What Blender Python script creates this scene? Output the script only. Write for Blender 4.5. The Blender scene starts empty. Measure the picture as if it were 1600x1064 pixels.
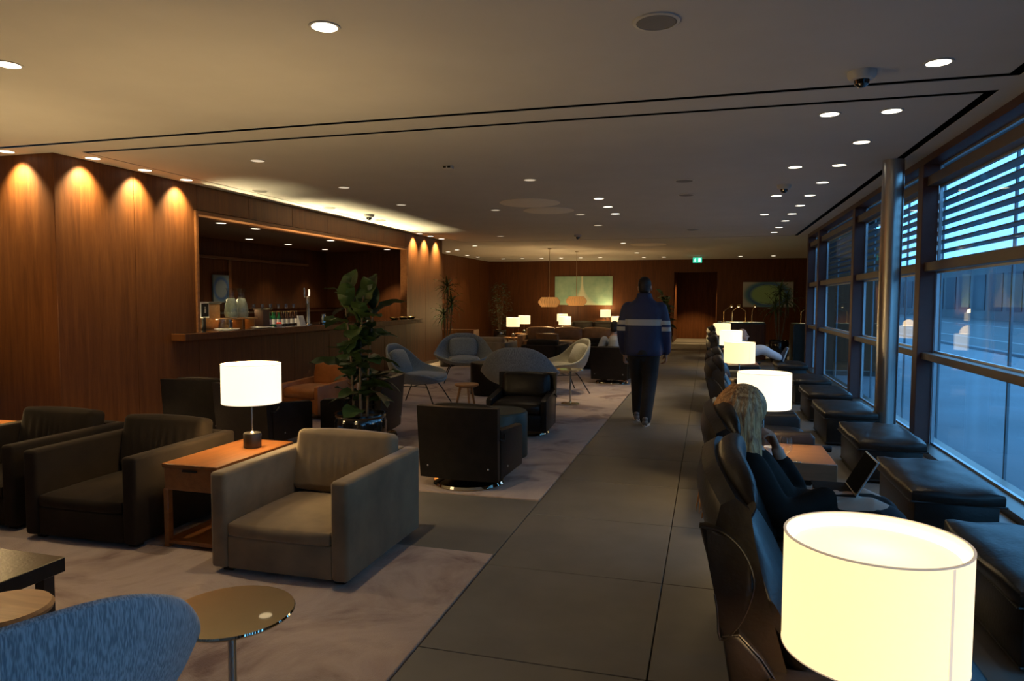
import bpy, bmesh, math, random
from mathutils import Vector, Matrix
random.seed(7)
SC = bpy.context.scene
COL = SC.collection
PI = math.pi

# ------------------------------------------------------------------ camera, world, exposure
EYE = 1.535
YAW, PITCH, ROLL, FPX = 0.27393, -0.058506, -0.003562, 1088.5
cy, sy, cp, sp = math.cos(YAW), math.sin(YAW), math.cos(PITCH), math.sin(PITCH)
fw = Vector((-sy * cp, cy * cp, sp)); rt = Vector((cy, sy, 0)); dn = fw.cross(rt)
rt2 = rt * math.cos(ROLL) + dn * math.sin(ROLL)
dn2 = dn * math.cos(ROLL) - rt * math.sin(ROLL)
cam = bpy.data.cameras.new('camera'); camo = bpy.data.objects.new('camera', cam); COL.objects.link(camo)
cam.sensor_fit = 'HORIZONTAL'; cam.sensor_width = 36.0; cam.lens = FPX / 1600 * 36.0
cam.clip_start = 0.05; cam.clip_end = 500
up, bk = -dn2, -fw
camo.matrix_world = Matrix(((rt2.x, up.x, bk.x, 0), (rt2.y, up.y, bk.y, 0), (rt2.z, up.z, bk.z, EYE), (0, 0, 0, 1)))
SC.camera = camo
vs = SC.view_settings
vs.view_transform = 'Standard'; vs.look = 'None'; vs.gamma = 1.0; vs.use_curve_mapping = False
vs.exposure = 0.25
wd = bpy.data.worlds.new('dusk_sky'); SC.world = wd; wd.use_nodes = True
bgn = wd.node_tree.nodes['Background']
bgn.inputs['Color'].default_value = (0.115, 0.365, 0.70, 1); bgn.inputs['Strength'].default_value = 4.0
try:
    SC.cycles.max_bounces = 8; SC.cycles.diffuse_bounces = 4; SC.cycles.glossy_bounces = 4
    SC.cycles.transparent_max_bounces = 16; SC.cycles.sample_clamp_indirect = 3.0
    SC.cycles.caustics_reflective = False; SC.cycles.caustics_refractive = False
except Exception:
    pass
WARM = (1.0, 0.66, 0.28)
WARMW = (1.0, 0.76, 0.46)
WASH = (1.0, 0.80, 0.40)

# ------------------------------------------------------------------ materials
MATS = {}
def nodes_of(name):
    m = bpy.data.materials.new(name); m.use_nodes = True
    nt = m.node_tree
    return m, nt, nt.nodes['Principled BSDF'], nt.nodes['Material Output']
def ramp(nt, fac, stops):
    r = nt.nodes.new('ShaderNodeValToRGB'); el = r.color_ramp.elements
    while len(el) < len(stops): el.new(0.5)
    for e, (p, c) in zip(el, stops):
        e.position = p; e.color = (c[0], c[1], c[2], 1)
    nt.links.new(fac, r.inputs['Fac']); return r.outputs['Color']
def coords(nt, kind='Object', scale=(1, 1, 1), per_object=False):
    tc = nt.nodes.new('ShaderNodeTexCoord'); mp = nt.nodes.new('ShaderNodeMapping')
    mp.inputs['Scale'].default_value = scale
    nt.links.new(tc.outputs[kind], mp.inputs['Vector'])
    if per_object:
        oi = nt.nodes.new('ShaderNodeObjectInfo'); mul = nt.nodes.new('ShaderNodeVectorMath'); mul.operation = 'SCALE'
        mul.inputs[0].default_value = (37.0, 17.0, 53.0)
        nt.links.new(oi.outputs['Random'], mul.inputs['Scale'])
        nt.links.new(mul.outputs[0], mp.inputs['Location'])
    return mp.outputs['Vector']
def noise(nt, vec, scale, detail=3, rough=0.55, dist=0.0):
    n = nt.nodes.new('ShaderNodeTexNoise')
    n.inputs['Scale'].default_value = scale; n.inputs['Detail'].default_value = detail
    n.inputs['Roughness'].default_value = rough; n.inputs['Distortion'].default_value = dist
    nt.links.new(vec, n.inputs['Vector']); return n.outputs['Fac']
def bump(nt, b, h, strength=0.3, dist=0.01):
    bn = nt.nodes.new('ShaderNodeBump'); bn.inputs['Strength'].default_value = strength
    bn.inputs['Distance'].default_value = dist
    nt.links.new(h, bn.inputs['Height']); nt.links.new(bn.outputs['Normal'], b.inputs['Normal'])
def M(name, col, rough=0.5, metal=0.0, var=0.15, nscale=8.0, bstr=0.0, bscale=60.0, spec=0.5, coat=0.0, sheen=0.0, stretch=(1, 1, 1)):
    m, nt, b, out = nodes_of(name)
    v = coords(nt, 'Object', stretch, True)
    f = noise(nt, v, nscale)
    lo = tuple(max(0, c * (1 - var)) for c in col); hi = tuple(c * (1 + var) for c in col)
    nt.links.new(ramp(nt, f, [(0.3, lo), (0.7, hi)]), b.inputs['Base Color'])
    b.inputs['Roughness'].default_value = rough; b.inputs['Metallic'].default_value = metal
    b.inputs['Specular IOR Level'].default_value = spec
    if coat: b.inputs['Coat Weight'].default_value = coat; b.inputs['Coat Roughness'].default_value = 0.15
    if sheen: b.inputs['Sheen Weight'].default_value = sheen; b.inputs['Sheen Roughness'].default_value = 0.4
    if bstr: bump(nt, b, noise(nt, v, bscale, 4), bstr, 0.004)
    MATS[name] = m; return m
def wood(name, dark, mid, light, axis='Z', rough=0.38, scale=1.0, coat=0.15):
    m, nt, b, out = nodes_of(name)
    s = {'Z': (9, 9, 0.55), 'X': (0.55, 9, 9), 'Y': (9, 0.55, 9)}[axis]
    v = coords(nt, 'Object', tuple(k * scale for k in s), True)
    f1 = noise(nt, v, 2.2, 5, 0.6, 0.6); f2 = noise(nt, v, 14.0, 3, 0.7, 0.2)
    mx = nt.nodes.new('ShaderNodeMix'); mx.inputs[0].default_value = 0.3
    nt.links.new(f1, mx.inputs[2]); nt.links.new(f2, mx.inputs[3])
    nt.links.new(ramp(nt, mx.outputs[0], [(0.3, dark), (0.5, mid), (0.72, light)]), b.inputs['Base Color'])
    b.inputs['Roughness'].default_value = rough; b.inputs['Coat Weight'].default_value = coat; b.inputs['Specular IOR Level'].default_value = 0.5 if coat else 0.25
    b.inputs['Coat Roughness'].default_value = 0.3
    bump(nt, b, f2, 0.06, 0.002)
    MATS[name] = m; return m
def emit(name, col, strength, base=(0.8, 0.75, 0.65)):
    m, nt, b, out = nodes_of(name)
    b.inputs['Base Color'].default_value = (*base, 1); b.inputs['Roughness'].default_value = 0.7
    b.inputs['Emission Color'].default_value = (*col, 1); b.inputs['Emission Strength'].default_value = strength
    MATS[name] = m; return m

wood('panel_wood', (0.060, 0.019, 0.006), (0.098, 0.033, 0.009), (0.140, 0.050, 0.014), 'Z', 0.5, 1.0, 0.0)
wood('frame_wood', (0.12, 0.045, 0.015), (0.18, 0.070, 0.024), (0.24, 0.10, 0.036), 'Y')
wood('table_wood', (0.17, 0.060, 0.015), (0.25, 0.090, 0.022), (0.32, 0.12, 0.034), 'Y', 0.32)
wood('table_wood_x', (0.13, 0.062, 0.028), (0.19, 0.092, 0.042), (0.25, 0.125, 0.06), 'X', 0.35)
wood('stool_wood', (0.26, 0.12, 0.038), (0.36, 0.175, 0.06), (0.46, 0.24, 0.09), 'X', 0.5, 1.5)
M('plaster', (0.60, 0.60, 0.59), 0.9, var=0.03, nscale=2.0, bstr=0.05, bscale=90)
M('plaster_disc', (0.94, 0.90, 0.80), 0.85, var=0.02)
M('void', (0.012, 0.011, 0.010), 0.9, var=0.0)
M('grey_screen', (0.22, 0.22, 0.22), 0.8, var=0.05, bstr=0.2, bscale=300)
M('white_plastic', (0.6, 0.6, 0.58), 0.4, var=0.02)
M('black_plastic', (0.02, 0.02, 0.022), 0.3, var=0.1)
M('tile_stone', (0.165, 0.156, 0.142), 0.45, var=0.10, nscale=3.5, bstr=0.05, bscale=120)
M('grout', (0.05, 0.045, 0.04), 0.9, var=0.1)
M('velvet_taupe', (0.225, 0.160, 0.09), 0.85, var=0.2, nscale=5, sheen=0.25, bstr=0.08, bscale=40)
M('velvet_brown', (0.022, 0.015, 0.009), 0.9, var=0.2, nscale=5, sheen=0.02, spec=0.2, bstr=0.08, bscale=40)
M('leather_black', (0.009, 0.0075, 0.007), 0.36, var=0.3, nscale=12, bstr=0.25, bscale=70, spec=0.3)
M('leather_brown', (0.013, 0.009, 0.007), 0.36, var=0.3, nscale=9, bstr=0.3, bscale=45, spec=0.32)
M('leather_cognac', (0.30, 0.115, 0.035), 0.42, var=0.2, nscale=8, bstr=0.25, bscale=45)
M('leather_tan', (0.22, 0.125, 0.06), 0.45, var=0.2, nscale=8, bstr=0.25, bscale=45)
M('leather_green', (0.022, 0.040, 0.036), 0.45, var=0.2, nscale=8, bstr=0.2, bscale=60)
M('piping_leather', (0.016, 0.012, 0.010), 0.3, var=0.1)
M('steel', (0.62, 0.61, 0.58), 0.16, 1.0, var=0.04)
M('mirror_steel', (0.70, 0.65, 0.50), 0.025, 1.0, var=0.02)
M('brushed_steel', (0.50, 0.49, 0.47), 0.30, 1.0, var=0.08, nscale=3, stretch=(30, 30, 0.6))
M('bronze', (0.10, 0.075, 0.055), 0.35, 0.6, var=0.1)
M('dark_metal', (0.05, 0.045, 0.042), 0.4, 0.8, var=0.1)
M('mullion_paint', (0.075, 0.030, 0.026), 0.5, var=0.08)
M('transom_paint', (0.12, 0.092, 0.072), 0.5, var=0.06)
M('aluminium', (0.42, 0.46, 0.50), 0.35, 0.6, var=0.05)
M('louver_metal', (0.16, 0.22, 0.26), 0.5, 0.3, var=0.05)
M('glazed_black', (0.008, 0.008, 0.009), 0.08, var=0.1, coat=1.0)
M('tablet_screen', (0.006, 0.006, 0.007), 0.8, var=0.0, spec=0.02)
M('soil', (0.03, 0.02, 0.013), 0.95, var=0.4, nscale=30)
M('bark', (0.13, 0.095, 0.06), 0.85, var=0.3, nscale=20, bstr=0.4, bscale=40)
M('fig_leaf', (0.030, 0.060, 0.018), 0.42, var=0.45, nscale=2.5, bstr=0.2, bscale=14)
M('dracaena_leaf', (0.055, 0.10, 0.03), 0.40, var=0.4, nscale=3)
M('shrub_leaf', (0.030, 0.055, 0.022), 0.5, var=0.4, nscale=3)
M('ceramic', (0.72, 0.72, 0.70), 0.18, var=0.02)
M('concrete', (0.115, 0.135, 0.16), 0.75, var=0.2, nscale=0.5, bstr=0.1, bscale=30)
M('asphalt', (0.05, 0.06, 0.07), 0.8, var=0.2, nscale=0.4)
M('road_paint', (0.22, 0.24, 0.25), 0.7, var=0.1)
M('facade_dark', (0.05, 0.06, 0.07), 0.7, var=0.15, nscale=0.5)
M('facade_pane', (0.02, 0.03, 0.045), 0.6, var=0.2, spec=0.2)
M('skin', (0.50, 0.29, 0.20), 0.55, var=0.06)
M('skin_dark', (0.22, 0.115, 0.075), 0.55, var=0.06)
M('hair_dark', (0.014, 0.010, 0.008), 0.55, var=0.3, nscale=30)
M('hair_grey', (0.22, 0.17, 0.13), 0.6, var=0.2, nscale=30)
M('trousers_black', (0.014, 0.014, 0.017), 0.8, var=0.2, nscale=10, bstr=0.2, bscale=14)
M('coat_black', (0.011, 0.008, 0.006), 0.85, var=0.3, nscale=8, bstr=0.5, bscale=9, spec=0.15)
M('shirt_grey', (0.34, 0.36, 0.38), 0.8, var=0.1, bstr=0.2, bscale=14)
M('trousers_white', (0.62, 0.62, 0.66), 0.8, var=0.06, bstr=0.3, bscale=12)
M('shoe_grey', (0.16, 0.155, 0.15), 0.6, var=0.15)
M('shoe_navy', (0.02, 0.035, 0.07), 0.5, var=0.15)
M('rubber_white', (0.6, 0.6, 0.6), 0.6, var=0.05)
M('paper_white', (0.75, 0.74, 0.70), 0.7, var=0.02)
M('mint', (0.10, 0.28, 0.05), 0.5, var=0.3, nscale=20)
M('bottle_green', (0.015, 0.10, 0.035), 0.12, var=0.1)
M('bottle_dark', (0.03, 0.015, 0.01), 0.12, var=0.1)
M('label_white', (0.72, 0.72, 0.68), 0.6, var=0.03)
M('red_plastic', (0.5, 0.03, 0.02), 0.35, var=0.05)
M('rope_cord', (0.35, 0.27, 0.17), 0.7, var=0.05)
M('brass', (0.66, 0.44, 0.17), 0.25, 1.0, var=0.05)
emit('shade_linen', (1.0, 0.74, 0.36), 1.12)
emit('shade_linen_white', (1.0, 0.83, 0.52), 1.35)
emit('shade_diffuser', (1.0, 0.83, 0.55), 0.85)
emit('shade_seam', (1.0, 0.76, 0.50), 0.62)
emit('shade_trim', (1.0, 0.72, 0.45), 0.28)
emit('lens_bright', (1.0, 0.90, 0.68), 3.0)
emit('lens_soft', (1.0, 0.84, 0.58), 1.0)
emit('lens_dim', (1.0, 0.85, 0.62), 0.45)
emit('added_strip_glow', (1.0, 0.76, 0.42), 4.0)  # glow of the strip added on the back bar
emit('exit_green', (0.05, 0.75, 0.45), 0.8, (0.02, 0.3, 0.2))
emit('exit_white', (0.7, 1.0, 0.9), 1.1)
emit('pendant_bulb', (1.0, 0.72, 0.35), 6.0)

# special materials
def glass_mat(name, tint, ior=1.5, gain=1.0, rough=0.0):
    m, nt, b, out = nodes_of(name); nt.nodes.remove(b)
    tr = nt.nodes.new('ShaderNodeBsdfTransparent'); tr.inputs['Color'].default_value = (*tint, 1)
    gl = nt.nodes.new('ShaderNodeBsdfGlossy'); gl.inputs['Roughness'].default_value = rough
    lw = nt.nodes.new('ShaderNodeLayerWeight'); lw.inputs['Blend'].default_value = 0.5
    pw = nt.nodes.new('ShaderNodeMath'); pw.operation = 'POWER'; pw.inputs[1].default_value = 5.0
    mu = nt.nodes.new('ShaderNodeMath'); mu.operation = 'MULTIPLY_ADD'; mu.use_clamp = True; mu.inputs[1].default_value = 0.6; mu.inputs[2].default_value = ((ior - 1) / (ior + 1)) ** 2 * gain
    mx = nt.nodes.new('ShaderNodeMixShader')
    nt.links.new(lw.outputs['Facing'], pw.inputs[0]); nt.links.new(pw.outputs[0], mu.inputs[0]); nt.links.new(mu.outputs[0], mx.inputs[0])
    nt.links.new(tr.outputs[0], mx.inputs[1]); nt.links.new(gl.outputs[0], mx.inputs[2])
    nt.links.new(mx.outputs[0], out.inputs['Surface'])
    MATS[name] = m; return m
glass_mat('window_glass', (0.93, 0.975, 0.995), 1.5, 0.8)
glass_mat('clear_glass', (0.93, 0.95, 0.95), 1.45, 1.6)
def ice_mat():
    m, nt, b, out = nodes_of('ice_water'); b.inputs['Base Color'].default_value = (0.62, 0.66, 0.62, 1); b.inputs['Roughness'].default_value = 0.25
    tl = nt.nodes.new('ShaderNodeBsdfTranslucent'); mx = nt.nodes.new('ShaderNodeMixShader'); mx.inputs[0].default_value = 0.6
    nt.links.new(ramp(nt, noise(nt, coords(nt), 40), [(0.3, (0.55, 0.62, 0.55)), (0.7, (0.95, 0.96, 0.92))]), tl.inputs['Color'])
    nt.links.new(b.outputs[0], mx.inputs[1]); nt.links.new(tl.outputs[0], mx.inputs[2]); nt.links.new(mx.outputs[0], out.inputs['Surface'])
    MATS['ice_water'] = m
ice_mat()

def rug_mat():
    m, nt, b, out = nodes_of('rug_pile')
    v = coords(nt, 'Object')
    f = noise(nt, v, 1.5, 5, 0.60, 0.8); g = noise(nt, v, 160, 2)
    c = ramp(nt, f, [(0.37, (0.18, 0.105, 0.078)), (0.44, (0.35, 0.255, 0.20)), (0.52, (0.45, 0.35, 0.285)), (0.64, (0.38, 0.28, 0.235))])
    nt.links.new(c, b.inputs['Base Color']); b.inputs['Roughness'].default_value = 0.95
    b.inputs['Sheen Weight'].default_value = 0.3
    bump(nt, b, g, 0.5, 0.006); MATS['rug_pile'] = m
rug_mat()
def weave_mat(name, c1, c2):
    m, nt, b, out = nodes_of(name)
    v = coords(nt, 'Object', (1, 1, 0.12))
    f = noise(nt, v, 260, 1, 0.6); g = noise(nt, v, 40, 2)
    nt.links.new(ramp(nt, f, [(0.36, c1), (0.64, c2)]), b.inputs['Base Color'])
    b.inputs['Roughness'].default_value = 0.9; b.inputs['Sheen Weight'].default_value = 0.3
    bump(nt, b, f, 0.5, 0.003); MATS[name] = m
weave_mat('weave_blue', (0.24, 0.28, 0.32), (0.54, 0.59, 0.63))
weave_mat('weave_slate', (0.11, 0.13, 0.15), (0.26, 0.29, 0.31))
weave_mat('weave_grey', (0.10, 0.12, 0.13), (0.22, 0.245, 0.25))
weave_mat('weave_cream_lit', (0.30, 0.29, 0.22), (0.46, 0.44, 0.33))  # cream light on one shell chair, put into its weave colour
def hair_mat():
    m, nt, b, out = nodes_of('hair_blond')
    v = coords(nt, 'Object', (1, 1, 0.06))
    f = noise(nt, v, 90, 3, 0.6, 0.3)
    nt.links.new(ramp(nt, f, [(0.32, (0.26, 0.095, 0.028)), (0.5, (0.58, 0.28, 0.09)), (0.68, (0.90, 0.56, 0.24))]), b.inputs['Base Color'])
    b.inputs['Roughness'].default_value = 0.45; bump(nt, b, f, 0.8, 0.01); MATS['hair_blond'] = m
hair_mat()
def jacket_mat():
    m, nt, b, out = nodes_of('jacket_cloth')
    tc = nt.nodes.new('ShaderNodeTexCoord'); sx = nt.nodes.new('ShaderNodeSeparateXYZ')
    nt.links.new(tc.outputs['Object'], sx.inputs[0])
    def mth(op, a, bb=None, cc=None):
        n = nt.nodes.new('ShaderNodeMath'); n.operation = op
        for i, q in enumerate((a, bb, cc)):
            if q is None: continue
            if isinstance(q, (int, float)): n.inputs[i].default_value = q
            else: nt.links.new(q, n.inputs[i])
        return n.outputs[0]
    z = sx.outputs['Z']; ax = mth('ABSOLUTE', sx.outputs['X'])
    arm = mth('GREATER_THAN', ax, 0.222)
    body = mth('SUBTRACT', 1.0, arm)
    def band(lo, hi): return mth('MULTIPLY', mth('GREATER_THAN', z, lo), mth('LESS_THAN', z, hi))
    s = mth('ADD', mth('MULTIPLY', body, band(1.225, 1.30)), mth('MULTIPLY', arm, mth('ADD', band(1.235, 1.285), band(1.155, 1.205))))
    mx = nt.nodes.new('ShaderNodeMix'); mx.data_type = 'RGBA'
    mx.inputs[6].default_value = (0.018, 0.028, 0.085, 1); mx.inputs[7].default_value = (0.50, 0.50, 0.46, 1)
    nt.links.new(s, mx.inputs[0]); nt.links.new(mx.outputs[2], b.inputs['Base Color'])
    b.inputs['Roughness'].default_value = 0.6
    v = coords(nt, 'Object'); bump(nt, b, noise(nt, v, 9, 4), 0.5, 0.02); MATS['jacket_cloth'] = m
jacket_mat()
def painting_green():
    m, nt, b, out = nodes_of('painting_green')
    tc = nt.nodes.new('ShaderNodeTexCoord'); sx = nt.nodes.new('ShaderNodeSeparateXYZ'); nt.links.new(tc.outputs['Object'], sx.inputs[0])
    def mth(op, a, bb=None):
        n = nt.nodes.new('ShaderNodeMath'); n.operation = op
        for i, q in enumerate((a, bb)):
            if q is None: continue
            if isinstance(q, (int, float)): n.inputs[i].default_value = q
            else: nt.links.new(q, n.inputs[i])
        return n.outputs[0]
    # pale spire that widens towards the bottom
    w = mth('MULTIPLY', mth('POWER', mth('SUBTRACT', 1.0, mth('MULTIPLY', mth('ADD', sx.outputs['Z'], 0.53), 0.93)), 3.2), 0.42)
    d = mth('DIVIDE', mth('ABSOLUTE', mth('ADD', sx.outputs['X'], 0.05)), mth('ADD', w, 0.03))
    v = coords(nt, 'Object'); n = noise(nt, v, 3.0, 4)
    base = ramp(nt, n, [(0.3, (0.20, 0.36, 0.28)), (0.7, (0.34, 0.50, 0.38))])
    mx = nt.nodes.new('ShaderNodeMix'); mx.data_type = 'RGBA'
    sm = nt.nodes.new('ShaderNodeMapRange'); sm.inputs[1].default_value = 0.6; sm.inputs[2].default_value = 1.5; sm.inputs[3].default_value = 1; sm.inputs[4].default_value = 0
    nt.links.new(d, sm.inputs[0]); nt.links.new(sm.outputs[0], mx.inputs[0])
    nt.links.new(base, mx.inputs[6]); mx.inputs[7].default_value = (0.62, 0.66, 0.50, 1)
    nt.links.new(mx.outputs[2], b.inputs['Base Color']); b.inputs['Roughness'].default_value = 0.8; MATS['painting_green'] = m
painting_green()
def painting_ring(name, sx_=0.78, sz_=0.36, cols=((0.30, 0.50, 0.22), (0.28, 0.48, 0.24), (0.05, 0.14, 0.38), (0.10, 0.26, 0.36), (0.40, 0.42, 0.40), (0.44, 0.46, 0.46))):
    m, nt, b, out = nodes_of(name)
    v = coords(nt, 'Object', (1 / sx_, 1, 1 / sz_))
    n = nt.nodes.new('ShaderNodeVectorMath'); n.operation = 'MULTIPLY'; n.inputs[1].default_value = (1, 0, 1); nt.links.new(v, n.inputs[0])
    ln = nt.nodes.new('ShaderNodeVectorMath'); ln.operation = 'LENGTH'; nt.links.new(n.outputs[0], ln.inputs[0])
    c = ramp(nt, ln.outputs['Value'], list(zip((0.0, 0.50, 0.62, 0.72, 0.84, 0.95), cols)))
    nt.links.new(c, b.inputs['Base Color']); b.inputs['Roughness'].default_value = 0.8; MATS[name] = m
painting_ring('painting_ring', 1.0, 0.60)
painting_ring('painting_blue', 0.30, 0.30, ((0.14, 0.18, 0.21), (0.14, 0.18, 0.21), (0.03, 0.08, 0.24), (0.06, 0.13, 0.24), (0.14, 0.19, 0.21), (0.15, 0.19, 0.21)))

# ------------------------------------------------------------------ mesh helpers
def new_bm(): return bmesh.new()
def box(bm, lo, hi, r=0.0, seg=2):
    ret = bmesh.ops.create_cube(bm, size=1.0); vs_ = ret['verts']
    for v in vs_:
        v.co = Vector([lo[i] + (v.co[i] + 0.5) * (hi[i] - lo[i]) for i in range(3)])
    if r > 0:
        es = list({e for v in vs_ for e in v.link_edges})
        bmesh.ops.bevel(bm, geom=es, offset=r, segments=seg, affect='EDGES', profile=0.5)
    return bm
def loft(bm, rings, cap=True, closed=True):
    vr = [[bm.verts.new(p) for p in ring] for ring in rings]
    n = len(rings[0])
    for a, b in zip(vr[:-1], vr[1:]):
        for i in range(n if closed else n - 1):
            j = (i + 1) % n
            try: bm.faces.new((a[i], a[j], b[j], b[i]))
            except ValueError: pass
    if cap and closed:
        try: bm.faces.new(list(reversed(vr[0])))
        except ValueError: pass
        try: bm.faces.new(vr[-1])
        except ValueError: pass
    return vr
def lathe(bm, prof, n=24, c=(0, 0, 0), cap=True):
    rings = [[(c[0] + r * math.cos(2 * PI * i / n), c[1] + r * math.sin(2 * PI * i / n), c[2] + z) for i in range(n)] for r, z in prof]
    loft(bm, rings, cap); return bm
def tube(bm, pts, rad, n=8, cap=True, flat=None):
    pts = [Vector(p) for p in pts]
    if not isinstance(rad, (list, tuple)): rad = [rad] * len(pts)
    rings = []; prev = None
    for i, p in enumerate(pts):
        t = (pts[min(i + 1, len(pts) - 1)] - pts[max(i - 1, 0)]).normalized()
        if prev is None:
            a = Vector((0, 0, 1)) if abs(t.z) < 0.9 else Vector((1, 0, 0))
            u = t.cross(a).normalized()
        else:
            u = (prev - t * prev.dot(t)).normalized()
        prev = u; w = t.cross(u)
        r = rad[i]; ra, rb = (r if isinstance(r, (tuple, list)) else (r, r))
        rings.append([p + u * (ra * math.cos(2 * PI * k / n)) + w * (rb * math.sin(2 * PI * k / n)) for k in range(n)])
    loft(bm, rings, cap); return bm
def arc_pts(ctrl, k=6):
    # Catmull-Rom through control points
    P = [Vector(p) for p in ctrl]; P = [2 * P[0] - P[1]] + P + [2 * P[-1] - P[-2]]
    out = []
    for i in range(1, len(P) - 2):
        for s in range(k):
            t = s / k
            out.append(0.5 * ((2 * P[i]) + (-P[i - 1] + P[i + 1]) * t + (2 * P[i - 1] - 5 * P[i] + 4 * P[i + 1] - P[i + 2]) * t * t + (-P[i - 1] + 3 * P[i] - 3 * P[i + 1] + P[i + 2]) * t ** 3))
    out.append(P[-2]); return out
def ell(c, a, b, n=20, e=2.4, z=None, tilt=0.0):
    # superellipse ring in the xy plane
    pts = []
    for i in range(n):
        t = 2 * PI * i / n; ct, st = math.cos(t), math.sin(t)
        pts.append((c[0] + a * math.copysign(abs(ct) ** (2 / e), ct), c[1] + b * math.copysign(abs(st) ** (2 / e), st), c[2] + tilt * math.copysign(abs(st) ** (2 / e), st)))
    return pts
def sphere(bm, c, r, u=16, v=10):
    if not isinstance(r, (tuple, list)): r = (r, r, r)
    ret = bmesh.ops.create_uvsphere(bm, u_segments=u, v_segments=v, radius=1.0)
    for x in ret['verts']: x.co = Vector((c[0] + x.co.x * r[0], c[1] + x.co.y * r[1], c[2] + x.co.z * r[2]))
    return bm
def rot(bm, mat, verts=None):
    bmesh.ops.transform(bm, matrix=mat, verts=verts if verts is not None else bm.verts)
    return bm
def mesh_of(name, bm, smooth=True):
    bmesh.ops.recalc_face_normals(bm, faces=bm.faces)
    me = bpy.data.meshes.new(name); bm.to_mesh(me); bm.free()
    if smooth:
        for p in me.polygons: p.use_smooth = True
        try: me.set_sharp_from_angle(angle=math.radians(38))
        except Exception: pass
    return me
def link(name, me, mat, parent=None, loc=(0, 0, 0)):
    o = bpy.data.objects.new(name, me); COL.objects.link(o); o.location = loc
    if parent is not None: o.parent = parent
    if mat is not None and not me.materials: me.materials.append(MATS[mat])
    return o
def obj(name, bm, mat, parent=None, smooth=True, loc=(0, 0, 0)):
    return link(name, mesh_of(name, bm, smooth), mat, parent, loc)
def tag(o, label=None, cat=None, group=None, kind=None):
    if label: o['label'] = label
    if cat: o['category'] = cat
    if group: o['group'] = group
    if kind: o['kind'] = kind
    return o
def thing(name, label, cat, loc=(0, 0, 0), rz=0.0, group=None):
    o = bpy.data.objects.new(name, None); COL.objects.link(o); o.empty_display_size = 0.1
    o.location = loc; o.rotation_euler = (0, 0, rz)
    return tag(o, label, cat, group)
def children(o): return [c for c in bpy.data.objects if c.parent == o]
def copy_tree(src, loc=None, rz=None, label=None, group=None, parent=None, mats=None):
    c = src.copy(); COL.objects.link(c); c.parent = parent
    if loc is not None: c.location = loc
    if rz is not None: c.rotation_euler = (0, 0, rz); c.scale = (1, 1, 1)
    if label: c['label'] = label
    if group: c['group'] = group
    if mats and c.type == 'MESH':
        nm = c.data.materials[0].name if c.data.materials else None
        if nm in mats:
            key = (c.data.name, nm, mats[nm])
            if key not in RECOL:
                d = c.data.copy(); d.materials.clear(); d.materials.append(MATS[mats[nm]]); RECOL[key] = d
            c.data = RECOL[key]
    for ch in KIDS.get(src.name, None) or children(src):
        copy_tree(ch, parent=c, mats=mats)
    return c
RECOL = {}; KIDS = {}
def remesh(name, bm, voxel, mat, parent=None, smooth_it=6, loc=(0, 0, 0)):
    bmesh.ops.recalc_face_normals(bm, faces=bm.faces)
    me = bpy.data.meshes.new(name + '_src'); bm.to_mesh(me); bm.free()
    t = bpy.data.objects.new(name + '_src', me); COL.objects.link(t)
    md = t.modifiers.new('r', 'REMESH'); md.mode = 'VOXEL'; md.voxel_size = voxel
    if smooth_it:
        s = t.modifiers.new('s', 'SMOOTH'); s.factor = 0.5; s.iterations = smooth_it
    dg = bpy.context.evaluated_depsgraph_get(); dg.update()
    out = bpy.data.meshes.new_from_object(t.evaluated_get(dg)); out.name = name
    bpy.data.objects.remove(t); bpy.data.meshes.remove(me)
    out.materials.clear()
    for p in out.polygons: p.use_smooth = True
    return link(name, out, mat, parent, loc)
GAIN = 4.0
def spot(name, loc, power, size_deg, color=WARMW, blend=0.6, radius=0.04, parent=None, aim=None):
    l = bpy.data.lights.new(name, 'SPOT'); l.energy = power * GAIN; l.color = color
    l.spot_size = math.radians(size_deg); l.spot_blend = blend; l.shadow_soft_size = radius
    o = bpy.data.objects.new(name, l); COL.objects.link(o); o.location = loc
    if aim is not None: o.rotation_euler = Vector(aim).to_track_quat('-Z', 'Y').to_euler()
    if parent is not None: o.parent = parent
    return o
def point(name, loc, power, color=WARM, radius=0.05, parent=None):
    l = bpy.data.lights.new(name, 'POINT'); l.energy = power * GAIN; l.color = color; l.shadow_soft_size = radius
    o = bpy.data.objects.new(name, l); COL.objects.link(o); o.location = loc
    if parent is not None: o.parent = parent
    return o

# ------------------------------------------------------------------ the room
ZC = 3.0; XL = -6.39; XR = 2.10; XG = 2.25; YF = 25.9; YB = -4.0
def struct(name, bm, mat, smooth=False):
    return tag(obj(name, bm, mat, None, smooth), kind='structure')
# floor: slab with single tiles and joints
bm = new_bm(); box(bm, (-9.2, YB, -0.12), (2.40, YF + 4, -0.02)); box(bm, (2.40, 16.8, -0.12), (3.6, YF + 4, -0.02)); floor = struct('floor', bm, 'grout')
tile_me = {}
def tile(x0, x1, y0, y1):
    key = (round(x1 - x0, 3), round(y1 - y0, 3))
    if key not in tile_me:
        b = new_bm(); box(b, (0.003, 0.003, -0.02), (key[0] - 0.003, key[1] - 0.003, 0.0), 0.002, 1); tile_me[key] = mesh_of('tile', b, False)
    link('tile', tile_me[key], 'tile_stone', floor, (x0, y0, 0))
Y0 = -2.22
xs = [-1.21, -0.21, 0.79, 1.79, 2.09]
k = 0
while Y0 + k < YF:
    y0, y1 = Y0 + k, min(Y0 + k + 1, YF)
    for a, b in zip(xs[:-1], xs[1:]): tile(a, b, y0, y1)
    if y0 >= 16.7:
        for a, b in ((2.09, 3.09), (3.09, 3.5)): tile(a, b, y0, y1)
    k += 1
for a in (-2.21, -3.21, -4.21, -5.21, -6.21):
    tile(a, a + 1, 3.93, 5.10)
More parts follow.
